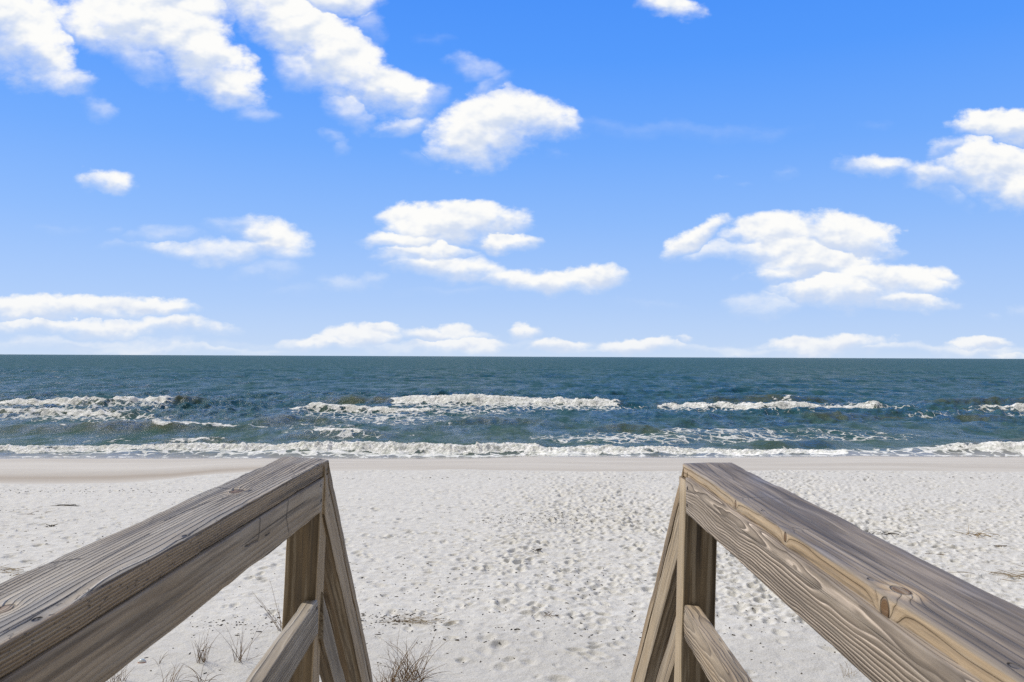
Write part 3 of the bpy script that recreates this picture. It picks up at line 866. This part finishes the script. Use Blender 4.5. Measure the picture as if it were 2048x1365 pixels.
def railing(side):
    Lft = side == 'l'
    isg = 1 if Lft else -1                       # local y sign of the walkway (inner) side on the level boards
    if Lft:
        vp_cap, vp_mid = (1062, 691), (965, 715)
        pin, pout = W(659, 918, D2), W(566, 913, D2)
        th, st_top, st_bot = 0.0395, (643.5, 957), (643.5, 1024)
        mid_top = (635.6, 1201); mid_h = 0.091
        post_in = (643.8, 960); lean = -0.040
        s_cap = (660, 933); s_mid = (650.5, 1203)
        lab = "grey timber railing with fine straight ridged grain along its top rail"
    else:
        vp_cap, vp_mid = (1003, 694), (1040, 712)
        pin, pout = W(1365, 927, D2), W(1465, 925.5, D2)
        th, st_top, st_bot = 0.0365, (1371.5, 955), (1371.5, 1026)
        mid_top = (1368, 1210); mid_h = 0.089
        post_in = (1371.5, 955); lean = -0.026
        s_cap = (1362.5, 946); s_mid = (1359.4, 1199)
        lab = "browner timber railing with round knots and swirling grain on its side"
    root = bpy.data.objects.new("stair_railing", None)
    root.empty_display_size = 0.3
    root.location = (pin.x, D2, 0)
    COL.objects.link(root)
    root['label'] = lab
    root['category'] = "railing"
    Ls = 3.0
    seed = 11 if Lft else 47
    # ---- level cap
    ex = -ray(*vp_cap)
    upv = (pin - pout) if not Lft else (pout - pin)
    lat = (pin - pout) if Lft else (pout - pin)          # towards +X
    wcap = lat.length
    up = ex.normalized().cross(lat.normalized())         # ez = ex x ey
    M = frame((pin + pout) / 2, ex, up)
    M.translation = M.translation - M.to_3x3().col[2] * (th / 2)
    T, I = th / 2, isg * wcap / 2
    if Lft:
        kn = [(hit(M, 473, 983, 2, T), 2, 0.011, 2.2), (hit(M, 6, 1217, 2, T), 2, 0.010, 1.8)]
        sl = [(hit(M, 330, 1041, 2, T), hit(M, 420, 1004, 2, T), 0.0016), (hit(M, 150, 1150, 2, T), hit(M, 300, 1068, 2, T), 0.0012), (hit(M, 520, 957, 2, T), hit(M, 585, 929, 2, T), 0.0014), (hit(M, 438, 975, 2, T), hit(M, 497, 984, 2, T), 0.0022), (hit(M, 95, 1126, 2, T), hit(M, 160, 1118, 2, T), 0.002)]
        ho = [(hit(M, 370, 1071, 2, T), .004), (hit(M, 75, 1236, 2, T), .0045), (hit(M, 628, 929, 2, T), .003), (hit(M, 500, 982, 2, T), .004)]
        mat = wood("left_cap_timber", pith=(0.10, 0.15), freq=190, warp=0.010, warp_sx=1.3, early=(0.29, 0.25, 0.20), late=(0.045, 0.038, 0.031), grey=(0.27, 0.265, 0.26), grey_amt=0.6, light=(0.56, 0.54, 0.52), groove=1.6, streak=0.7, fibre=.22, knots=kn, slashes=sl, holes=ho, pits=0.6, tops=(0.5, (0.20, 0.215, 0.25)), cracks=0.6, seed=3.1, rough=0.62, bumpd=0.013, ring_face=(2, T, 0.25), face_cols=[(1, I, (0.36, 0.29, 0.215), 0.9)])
        bul = []
    else:
        k1 = hit(M, 1474, 1010, 1, I); k2 = hit(M, 1575, 1075, 1, I); k3 = hit(M, 1777, 1220, 1, I); k4 = hit(M, 1803, 1183, 2, T)
        for k in (k1, k2, k3):
            k.z = max(min(k.z, T), -T)
        kn = [(k1, 1, 0.0095, .8), (k2, 1, 0.009, .8), (k3, 1, 0.0165, .8), (k4, 2, 0.011, 2.0)]
        sl = [(hit(M, 1478, 996, 2, T), hit(M, 1530, 994, 2, T), 0.0016), (hit(M, 1545, 996, 2, T), hit(M, 1592, 999, 2, T), 0.0016), (hit(M, 1585, 1057, 2, T), hit(M, 1618, 1060, 2, T), 0.0014)]
        ho = [(hit(M, 1527, 1021, 2, T), .004), (hit(M, 1742, 1160, 2, T), .0042), (hit(M, 2028, 1333, 2, T), .0045), (hit(M, 1378, 927, 2, T), .003)]
        mat = wood("right_cap_timber", pith=(0.02, -0.075), tilt=(0.01, 0.01), freq=95, warp=0.016, warp_sx=1.5, early=(0.40, 0.305, 0.205), late=(0.20, 0.135, 0.08), grey=(0.30, 0.26, 0.215), grey_amt=0.35, groove=0.7, fibre=.15, knots=kn, slashes=sl, holes=ho, tops=(0.0, (0.2, 0.2, 0.2)), cracks=0.6, seed=8.3, rough=0.68, edge_pale=(1, I, 0.012, (0.50, 0.42, 0.32), 0.3))
        # the top face has greyed while the edge stays tan: mix by the face's own direction
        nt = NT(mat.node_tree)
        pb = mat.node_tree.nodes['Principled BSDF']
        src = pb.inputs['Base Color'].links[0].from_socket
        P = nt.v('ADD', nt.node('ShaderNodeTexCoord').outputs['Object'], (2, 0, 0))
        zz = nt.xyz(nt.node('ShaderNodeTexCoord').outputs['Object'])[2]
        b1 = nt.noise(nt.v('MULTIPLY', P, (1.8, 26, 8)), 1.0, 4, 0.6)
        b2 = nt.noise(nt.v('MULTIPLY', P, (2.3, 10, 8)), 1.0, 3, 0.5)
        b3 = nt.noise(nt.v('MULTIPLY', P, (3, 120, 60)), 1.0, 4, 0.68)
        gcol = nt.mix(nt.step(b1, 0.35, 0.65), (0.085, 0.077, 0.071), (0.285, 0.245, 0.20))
        gcol = nt.mix(nt.m('MULTIPLY', nt.step(b2, 0.50, 0.68), 0.9), gcol, (0.15, 0.165, 0.205))  # bluish patches: sky sheen put into the colour of the greyed top
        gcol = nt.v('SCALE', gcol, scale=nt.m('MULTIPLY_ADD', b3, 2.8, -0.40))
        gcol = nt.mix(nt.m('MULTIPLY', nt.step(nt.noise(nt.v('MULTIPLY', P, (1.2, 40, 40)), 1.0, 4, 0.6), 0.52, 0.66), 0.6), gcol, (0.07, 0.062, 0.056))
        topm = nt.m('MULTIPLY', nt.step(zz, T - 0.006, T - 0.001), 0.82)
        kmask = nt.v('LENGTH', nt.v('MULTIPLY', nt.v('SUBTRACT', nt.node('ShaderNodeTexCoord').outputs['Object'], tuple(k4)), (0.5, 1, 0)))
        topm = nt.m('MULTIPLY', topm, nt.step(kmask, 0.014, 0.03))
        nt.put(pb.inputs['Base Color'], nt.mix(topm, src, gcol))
        bul = [(k.x, I, 0, 0.03, a) for k, a in ((k1, 0.003), (k2, 0.0045), (k3, 0.006))]
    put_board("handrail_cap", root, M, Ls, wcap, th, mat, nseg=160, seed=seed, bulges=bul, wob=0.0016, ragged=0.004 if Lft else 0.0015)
    capM = M
    bottom_z = lambda p: p  # noqa
    # ---- level side rail (2x4 on edge under the cap)
    a, bq = W(*st_top, D1), W(*st_bot, D1)
    hgt_ = (a - bq).length
    ex2 = -ray(*( (1062, 691) if Lft else (1006, 692)))
    M = frame((a + bq) / 2 + Vector((-isg * 0.019, 0, -0.0008)), ex2, UP)
    I2 = isg * 0.019
    if Lft:
        sl = [(hit(M, 577, 1000, 1, I2), hit(M, 573, 1035, 1, I2), .0016), (hit(M, 573, 1036, 1, I2), hit(M, 578, 1066, 1, I2), .0014), (hit(M, 521, 1033, 1, I2), hit(M, 516, 1078, 1, I2), .0014), (hit(M, 515, 1080, 1, I2), hit(M, 490, 1094, 1, I2), .0022), (hit(M, 538, 1066, 1, I2), hit(M, 530, 1072, 1, I2), .0018)]
        kn = [(hit(M, 600, 1018, 1, I2), 1, 0.006, 2.0)]
        kn = []
        mat = wood("left_side_rail_timber", pith=(-0.035, 0.03), tilt=(0.004, 0.016), freq=120, warp=0.014, early=(0.37, 0.31, 0.24), late=(0.25, 0.20, 0.15), grey=(0.33, 0.305, 0.275), grey_amt=0.7, groove=.35, fibre=.16, slashes=sl, cracks=0.75, seed=12.7)
    else:
        mat = wood("right_side_rail_timber", pith=(0.006, 0.026), tilt=(0.006, 0.010), freq=175, warp=0.026, warp_sx=2.0, early=(0.31, 0.265, 0.215), late=(0.088, 0.07, 0.055), grey=(0.27, 0.24, 0.215), grey_amt=0.35, light=(0.62, 0.54, 0.46), groove=.5, fibre=.14, cracks=0.4, seed=21.0, streak=0.35, tint=(1.04, 1.0, 0.95))
    put_board("side_rail", root, M, Ls, 0.038, hgt_, mat, nseg=110, seed=seed + 1, rad=0.003)
    for pxy in ([(641, 971), (643 - .5, 1001)] if Lft else [(1375, 977), (1374, 1011)]):
        screw(root, M, hit(M, *pxy, 1, I2), 1, isg)
    # ---- post
    pt = W(*post_in, D1)
    exd = Vector((lean, 0.0, -1.0))
    Lp = pt.z + 0.25
    zc = (pin - capM.to_3x3().col[2] * th).z
    c = Vector((pt.x - isg * 0.0445, (D1 + D2) / 2, zc - 0.001))
    M = frame(c, exd, Vector((0, -1, 0)))                # z = towards the camera, y across
    mat = wood(("left" if Lft else "right") + "_post_timber", pith=(0.01 * isg, -0.11), tilt=(0.004, 0.0), freq=105, warp=0.008, warp_sx=1.2, early=(0.235, 0.178, 0.115) if Lft else (0.175, 0.135, 0.09), late=(0.032, 0.022, 0.013), grey=(0.165, 0.138, 0.105), grey_amt=0.4, face_cols=[(1, 0.0445, (0.47, 0.39, 0.29), 0.9), (1, -0.0445, (0.47, 0.39, 0.29), 0.9)], groove=.4, fibre=.16, cracks=0.3, seed=31.0 if Lft else 38.5,
               slashes=[])
    put_board("post", root, M, Lp, 0.089, 0.089, mat, nseg=60, seed=seed + 2, rad=0.004)
    # ---- level mid rail
    a = W(*mid_top, D1)
    exm = -ray(*vp_mid)
    M = frame(a + Vector((-isg * 0.019, 0, -mid_h / 2)), exm, UP)
    if Lft:
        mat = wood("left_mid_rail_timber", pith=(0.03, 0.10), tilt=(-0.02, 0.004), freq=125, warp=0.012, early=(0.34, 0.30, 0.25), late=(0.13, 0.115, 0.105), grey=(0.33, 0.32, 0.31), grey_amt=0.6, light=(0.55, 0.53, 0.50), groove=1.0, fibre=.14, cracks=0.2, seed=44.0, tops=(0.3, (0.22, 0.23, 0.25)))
    else:
        mat = wood("right_mid_rail_timber", pith=(0.005, 0.015), tilt=(0.03, 0.03), freq=140, warp=0.022, warp_sx=2.2, early=(0.36, 0.29, 0.215), late=(0.13, 0.105, 0.09), grey=(0.25, 0.235, 0.225), grey_amt=0.45, light=(0.48, 0.40, 0.31), groove=1.0, fibre=.12, cracks=0.1, seed=52.0)
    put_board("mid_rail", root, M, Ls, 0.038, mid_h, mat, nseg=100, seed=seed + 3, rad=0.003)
    for pxy in ([(634, 1217), (633, 1232), (631, 1256)] if Lft else [(1369, 1227), (1369, 1241), (1368, 1262)]):
        screw(root, M, hit(M, *pxy, 1, isg * 0.019), 1, isg)
    # ---- sloping rails of the flight of steps
    exs = ray(980, 2501).normalized()
    th_l = math.atan2(-exs.z, exs.y)
    Lst = 2.15
    tan = math.tan(th_l)
    i3 = -isg                                            # ey points to -X on these boards
    ez_s = frame(Vector(), exs, UP).to_3x3().col[2]
    tsc = 0.038
    a = W(*s_cap, D2 + 0.003)
    M = frame(a, exs, UP)
    cc = M.to_3x3()
    M.translation = a - cc.col[2] * (tsc / 2) - cc.col[1] * (i3 * 0.07)
    mat = wood(("left" if Lft else "right") + "_sloping_cap_timber", pith=(0.02, -0.12), freq=120, warp=0.01, early=(0.33, 0.265, 0.19) if Lft else (0.38, 0.28, 0.175), late=(0.18, 0.135, 0.09), grey=(0.26, 0.235, 0.20), grey_amt=.35, groove=.4, fibre=.15, cracks=.5, seed=61.0 if Lft else 66.0, face_cols=[(2, -tsc / 2, (0.15, 0.105, 0.06), 0.9)],  # underside: unweathered brown, with its shade put into the colour
               slashes=[(( .33, i3 * .07, .0), (.40, i3 * .07, -.012), .0016)])
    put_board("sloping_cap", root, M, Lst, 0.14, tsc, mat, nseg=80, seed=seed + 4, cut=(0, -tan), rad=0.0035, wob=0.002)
    hs = 0.092
    inner = a - cc.col[1] * (i3 * 0.0015)
    Mr = frame(inner - cc.col[2] * (tsc + hs / 2 + 0.0008) - cc.col[1] * (i3 * 0.019), exs, UP)
    mat = wood(("left" if Lft else "right") + "_sloping_side_timber", pith=(0.06 * i3, 0.05), freq=130, warp=0.009, early=(0.42, 0.345, 0.25), late=(0.28, 0.22, 0.16), grey=(0.38, 0.345, 0.30), grey_amt=.5, groove=.3, fibre=.16, cracks=.3, seed=71.0 if Lft else 77.0, face_cols=[(2, -hs / 2, (0.15, 0.115, 0.075), 0.9)])  # bottom edge: fresh brown wood, darkened further by shade put into the colour
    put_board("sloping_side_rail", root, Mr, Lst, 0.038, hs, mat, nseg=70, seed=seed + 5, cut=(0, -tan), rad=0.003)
    for pxy in ([(658, 992), (658, 1011), (658, 1028)] if Lft else [(1363, 986)]):
        screw(root, Mr, hit(Mr, *pxy, 1, i3 * 0.019), 1, i3)
    a2 = W(*s_mid, D2 + 0.003)
    Mm = frame(a2 - cc.col[1] * (i3 * 0.019) - cc.col[2] * (0.089 / 2), exs, UP)
    mat = wood(("left" if Lft else "right") + "_sloping_mid_timber", pith=(0.05 * i3, 0.06), freq=120, warp=0.010, early=(0.34, 0.28, 0.21) if not Lft else (0.33, 0.30, 0.255), late=(0.22, 0.175, 0.13), grey=(0.29, 0.275, 0.26), grey_amt=.5 if Lft else .25, groove=.3, fibre=.15, cracks=.3, seed=81.0 if Lft else 86.0, face_cols=[(2, -0.0445, (0.15, 0.115, 0.075), 0.9)])  # lower edge: fresh brown tone that also carries painted-in shade
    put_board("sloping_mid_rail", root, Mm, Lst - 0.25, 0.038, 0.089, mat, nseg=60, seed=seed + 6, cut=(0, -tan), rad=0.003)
    for pxy in ([(649, 1222), (648, 1242), (647, 1262)] if Lft else [(1356, 1228), (1356, 1247), (1355.5, 1266)]):
        screw(root, Mm, hit(Mm, *pxy, 1, i3 * 0.019), 1, i3)
    # ---- lower post at the foot of the flight, rear post behind the viewer
    foot = a + exs * (Lst - 0.12)
    M = frame(Vector((foot.x - isg * 0.085, foot.y, foot.z - 0.06)), Vector((0, 0, -1)), Vector((0, -1, 0)))
    put_board("lower_post", root, M, foot.z + 0.35, 0.089, 0.089, mat, nseg=20, seed=seed + 8)


# the boardwalk deck and its flight of steps, under the viewer's feet
vs, fs = [], []


def slab(x0, x1, y0, y1, z0, z1):
    k = len(vs)
    for z in (z0, z1):
        vs.extend([(x0, y0, z), (x1, y0, z), (x1, y1, z), (x0, y1, z)])
    for f in ((3, 2, 1, 0), (4, 5, 6, 7), (0, 1, 5, 4), (1, 2, 6, 5), (2, 3, 7, 6), (3, 0, 4, 7)):
        fs.append(tuple(k + q for q in f))


DZ = 1.62
for k in range(24):
    slab(-0.66, 0.62, 2.15 - 0.148 * (k + 1) + 0.008, 2.15 - 0.148 * k, DZ - 0.038, DZ)
for k in range(1, 8):
    slab(-0.50 - 0.03 * k, 0.44 - 0.03 * k, 2.19 + 0.18 * (k - 1), 2.19 + 0.18 * (k - 1) + 0.25, DZ - 0.2 * k - 0.038, DZ - 0.2 * k)
me = bpy.data.meshes.new("boardwalk")
me.from_pydata(vs, [], fs)
me.update()
link("boardwalk", me, wood("boardwalk_timber", pith=(0.0, 0.2), freq=90, grey_amt=0.7, seed=95.0), kind="structure")

railing('l')
railing('r')


# ------------------------------------------------------------------ grass, twigs and wrack
def grass_mat(name, a, b2):
    m, n, b = material(name, 0.75, 0.2)
    g3 = n.node('ShaderNodeNewGeometry').outputs['Random Per Island']
    n.put(b.inputs['Base Color'], n.mix(g3, a, b2))
    return m


M_DRY = grass_mat("dry_grass", (0.27, 0.165, 0.07), (0.085, 0.045, 0.018))
M_DARK = grass_mat("dark_stem", (0.07, 0.04, 0.017), (0.22, 0.13, 0.052))
M_STRAW = grass_mat("straw", (0.42, 0.33, 0.20), (0.24, 0.17, 0.09))
M_WEED = grass_mat("dark_wrack", (0.035, 0.03, 0.028), (0.09, 0.075, 0.06))


def tubes(paths, name):
    """paths: list of (points, radius start, radius end): thin tapering blades, four-sided"""
    vs, fs = [], []
    for pts, r0, r1 in paths:
        base = len(vs)
        k = len(pts)
        for i, p in enumerate(pts):
            d = (pts[min(i + 1, k - 1)] - pts[max(i - 1, 0)])
            d = d.normalized() if d.length > 1e-9 else UP
            s = d.cross(Vector((0.3, 1, 0.1))).normalized(); u = s.cross(d)
            r = r0 + (r1 - r0) * i / (k - 1)
            for a in range(4):
                an = math.pi / 2 * a
                vs.append(p + s * (r * math.cos(an)) + u * (r * 0.7 * math.sin(an)))
        for i in range(k - 1):
            for a in range(4):
                fs.append((base + i * 4 + a, base + i * 4 + (a + 1) % 4, base + (i + 1) * 4 + (a + 1) % 4, base + (i + 1) * 4 + a))
    me = bpy.data.meshes.new(name)
    me.from_pydata([tuple(v) for v in vs], [], fs)
    me.update()
    return me


def gz(x, y):
    return float(sand_z(np.array([x]), np.array([y]))[0][0])


def spot(px, py):
    p = ground_pt(px, py, 0.0)
    for _ in range(4):
        p = ground_pt(px, py, gz(p.x, p.y))
    return p


def blade(R, base, az, lean, L, curl, k=9):
    pts = []
    p = base.copy()
    a = lean
    for i in range(k):
        pts.append(p.copy())
        d = Vector((math.cos(az) * math.sin(a), math.sin(az) * math.sin(a), math.cos(a)))
        p = p + d * (L / (k - 1))
        a += curl / (k - 1) + R.uniform(-.06, .06)
        az += R.uniform(-.10, .10)
    return pts


def tuft(name, px, py, nb, hgt, spread, rad, mat, label, cat, seed, group=None, curl=0.9, lean=0.35, rb=0.0022, azc=None, azs=7.0):
    R = random.Random(seed)
    c = spot(px, py)
    paths = []
    for _ in range(nb):
        rr = rad * math.sqrt(R.random()); an = R.uniform(0, 6.283)
        bs = Vector((rr * math.cos(an), rr * math.sin(an), -0.02))
        az = R.uniform(0, 6.283) if azc is None else R.gauss(azc, azs)
        L = hgt * R.uniform(0.35, 1.0)
        paths.append((blade(R, bs, az, abs(R.gauss(0, lean)) * spread, L, R.uniform(0.1, 1) * curl), rb * 1.35 * R.uniform(.7, 1.2), rb * 0.35))
        if R.random() < 0.35:                      # a side shoot
            p = paths[-1][0]
            j = R.randrange(3, 7)
            paths.append((blade(R, p[j], az + R.uniform(-1.4, 1.4), R.uniform(.4, 1.3), L * R.uniform(.25, .5), R.uniform(-.3, .9), 6), rb * .7, rb * .2))
    me = tubes(paths, name)
    o = link(name, me, mat, loc=c, label=label, category=cat)
    if group:
        o['group'] = group
    return o


GR = "dead grass tufts on the sand"
big_t = tuft("grass_tuft", 815, 1362, 85, 0.52, 1.5, 0.19, M_DARK, "largest dry grass tuft, a wiry brown bush beside the straight-grained railing", "grass tuft", 5, GR, curl=1.2, lean=.5, rb=.0024)
tuft("grass_tuft", 772, 1372, 45, 0.22, 1.6, 0.10, M_DRY, "small low dry grass tuft squeezed between the railing and the biggest tuft", "grass tuft", 6, GR, lean=.6)
tuft("grass_tuft", 405, 1323, 22, 0.40, 1.1, 0.05, M_DARK, "upright thin dry grass tuft seen under the left handrail, middle of the farther pair", "grass tuft", 8, GR, curl=.7)
tuft("grass_tuft", 480, 1322, 18, 0.46, 1.6, 0.06, M_DARK, "open spreading dry grass tuft beside the left middle rail, with one tall straight stem", "grass tuft", 9, GR, curl=.5, lean=.4)
tuft("grass_tuft", 402, 1368, 22, 0.34, 1.7, 0.08, M_DARK, "dark twisted grass tuft with a looping stem, in front of the upright tuft", "grass tuft", 10, GR, curl=1.7, lean=.6, rb=.0028)
tuft("grass_tuft", 235, 1366, 24, 0.24, 1.2, 0.07, M_DRY, "dry grass tuft nearest the lower edge of the straight-grained handrail", "grass tuft", 11, GR)
tuft("grass_tuft", 318, 1328, 4, 0.27, 1.0, 0.01, M_DARK, "single bent grass stem beside the painted shell under the left handrail", "grass stem", 12, None, curl=1.2)
tuft("grass_tuft", 338, 1366, 12, 0.26, 1.5, 0.10, M_DRY, "sparse dry grass tuft below the painted shell, with drooping hair-thin blades", "grass tuft", 13, GR, curl=1.4, lean=.5)
tuft("grass_tuft", 566, 1262, 9, 0.62, 1.0, 0.05, M_DRY, "tall arching grass stems leaning left from behind the left post", "grass stems", 14, None, curl=.8, lean=.45, azc=math.pi * .98, azs=.35, rb=.0026)
tuft("grass_tuft", 1695, 1352, 12, 0.24, 1.4, 0.06, M_STRAW, "faint thin pale grass tuft alone on the sand below the knotty handrail", "grass tuft", 15, GR, curl=.9, lean=.5, rb=.0014)


def litter(name, px, py, nb, L, flat, mat, label, cat, seed, rb=.003, azc=0.0, azs=.6, wid=.2):
    R = random.Random(seed)
    c = spot(px, py)
    paths = []
    for _ in range(nb):
        x, y = R.gauss(0, wid), R.gauss(0, wid * .45)
        az = R.gauss(azc, azs) + (math.pi if R.random() < .5 else 0)
        b0 = Vector((x, y, gz(c.x + x, c.y + y) - c.z + R.uniform(0.004, 0.012)))
        paths.append((blade(R, b0, az, math.pi / 2 - R.uniform(0, flat), L * R.uniform(.4, 1), R.uniform(-.1, .5), 7), rb * R.uniform(.6, 1.2), rb * .4))
    me = tubes(paths, name)
    return link(name, me, mat, loc=c, label=label, category=cat)


litter("dry_grass_wisp", 852, 1242, 30, .42, .25, M_STRAW, "flattened wisp of straw coloured grass lying above the biggest tuft", "grass wisp", 21, .0024, 0, .35, .17)
litter("driftwood_twig", 78, 1029, 6, .34, .5, M_DARK, "dark branching twig lying on the sand beyond the straight-grained handrail", "twig", 22, .0035, .1, .5, .12)
litter("seaweed_clump", 22, 1143, 26, .35, .3, M_STRAW, "tangle of dry tan weed at the left edge, just above the left handrail", "seaweed", 23, .004, .1, .6, .2)
litter("seaweed_clump", 1952, 1072, 24, .30, .6, M_STRAW, "tan clump of dried weed alone on open sand beyond the knotty handrail", "seaweed", 24, .006, .2, .9, .13)
litter("seaweed_patch", 1765, 1069, 26, .22, .3, M_WEED, "dark patch of broken weed right beside the outer edge of the right handrail", "seaweed", 25, .006, .2, .9, .2)
litter("seaweed_clump", 2035, 1155, 40, .35, .3, M_STRAW, "flat mat of brownish weed, widest of the weed scraps beyond the knotty handrail", "seaweed", 26, .004, .1, .5, .28)
litter("driftwood_twig", 1893, 1110, 2, .42, .04, M_DARK, "short dark stick lying alone near the right handrail", "twig", 27, .009, -.3, .05, .03)
litter("driftwood_twig", 2013, 1093, 2, .38, .04, M_DARK, "thin brown stick on open sand at far right, level with the tan weed clump", "twig", 28, .007, 0, .05, .03)
litter("seaweed_clump", 1094, 1233, 12, .10, .5, M_DARK, "small dark weed clump in a footprint in the middle of the trodden sand", "seaweed", 29, .003, .3, .9, .035)
litter("seaweed_clump", 1076, 1104, 9, .11, .4, M_WEED, "single dark lump of weed at the very centre of the beach", "seaweed", 30, .009, .2, .8, .03)
litter("seaweed_clump", 102, 1054, 8, .10, .4, M_WEED, "dark pebble-like weed lump on the left of the beach below the twig", "seaweed", 31, .010, .2, .8, .03)
litter("seaweed_clump", 130, 1012, 10, .36, .06, M_WEED, "long thin line of dark weed on the far left sand, above the twig", "seaweed", 32, .007, 0, .08, .12)

# painted shell half buried in the sand
c = spot(284, 1325)
vs, fs = [], []
nu, nv = 20, 10
for j in range(nv + 1):
    ph = j / nv * math.pi / 2
    for i in range(nu):
        a = 2 * math.pi * i / nu
        rib = 1 + 0.05 * math.cos(8 * a)
        vs.append((0.040 * math.cos(ph) * math.cos(a) * rib, 0.032 * math.cos(ph) * math.sin(a) * rib, 0.040 * math.sin(ph) - 0.006))
for j in range(nv):
    for i in range(nu):
        fs.append((j * nu + i, j * nu + (i + 1) % nu, (j + 1) * nu + (i + 1) % nu, (j + 1) * nu + i))
me = bpy.data.meshes.new("shell")
me.from_pydata(vs, [], fs)
me.polygons.foreach_set('use_smooth', [True] * len(fs))
me.update()
m, n, b = material("shell", 0.35, 0.5)
pz = n.xyz(n.node('ShaderNodeTexCoord').outputs['Object'])[2]
n.put(b.inputs['Base Color'], n.mix(n.step(pz, 0.006, 0.009), (0.42, 0.10, 0.04), n.mix(n.step(pz, 0.02, 0.034), (0.62, 0.62, 0.60), (0.35, 0.45, 0.52))))
link("painted_shell", me, m, loc=c, label="small white and rust red shell half sunk in the sand under the left handrail", category="shell")

# loose shell grit and wrack scraps: one uncountable scatter of little broken lumps
R = random.Random(77)
vs, fs = [], []


def chip(p, s, R):
    k = len(vs)
    az = R.uniform(0, 6.28)
    ca, sa = math.cos(az), math.sin(az)
    sx, sy, sz = s * R.uniform(.7, 1.9), s * R.uniform(.4, 1.0), s * R.uniform(.25, .6)
    for (x, y, z) in ((-1, -.6, -.4), (.9, -.8, -.4), (1.1, .5, -.4), (-.5, .9, -.4), (-.5, -.3, 1), (.6, 0.1, .8)):
        x += R.uniform(-.25, .25); y += R.uniform(-.25, .25)
        vs.append((p.x + (x * ca * sx - y * sa * sy), p.y + (x * sa * sx + y * ca * sy), p.z + z * sz))
    for f in ((0, 1, 5, 4), (1, 2, 5), (2, 3, 4, 5), (3, 0, 4), (3, 2, 1, 0)):
        fs.append(tuple(k + i for i in f))


def scatter(cnt, pxf, s0, s1):
    P = []
    for _ in range(cnt):
        px, py = pxf()
        p = ground_pt(px, py, -0.02)
        P.append((p.x, p.y))
    A = np.array(P)
    z, d = sand_z(A[:, 0], A[:, 1])
    for (x, y), zz in zip(P, z):
        chip(Vector((x, y, zz + 0.002)), s0 * (s1 / s0) ** R.random(), R)


scatter(420, lambda: (R.gauss(1080, 75), R.gauss(1037, 9)), .005, .016)
scatter(150, lambda: (R.uniform(380, 660), R.gauss(1258, 13)), .003, .02)
scatter(110, lambda: (R.gauss(770, 50), R.gauss(1250, 9)), .006, .022)
scatter(700, lambda: (R.uniform(-100, 2150), R.uniform(970, 1360)), .005, .016)
scatter(350, lambda: (R.uniform(650, 1350), R.uniform(1130, 1300)), .006, .02)
scatter(160, lambda: (R.uniform(-100, 500), R.gauss(970, 3)), .008, .02)
scatter(140, lambda: (R.uniform(450, 2100), R.gauss(943, 2)), .010, .03)
scatter(260, lambda: (R.uniform(-50, 420), R.uniform(980, 1180)), .006, .018)
scatter(150, lambda: (R.uniform(1430, 1800), R.uniform(1080, 1290)), .007, .02)
me = bpy.data.meshes.new("shell_grit")
me.from_pydata(vs, [], fs)
me.update()
link("shell_grit", me, M_WEED, kind="stuff")
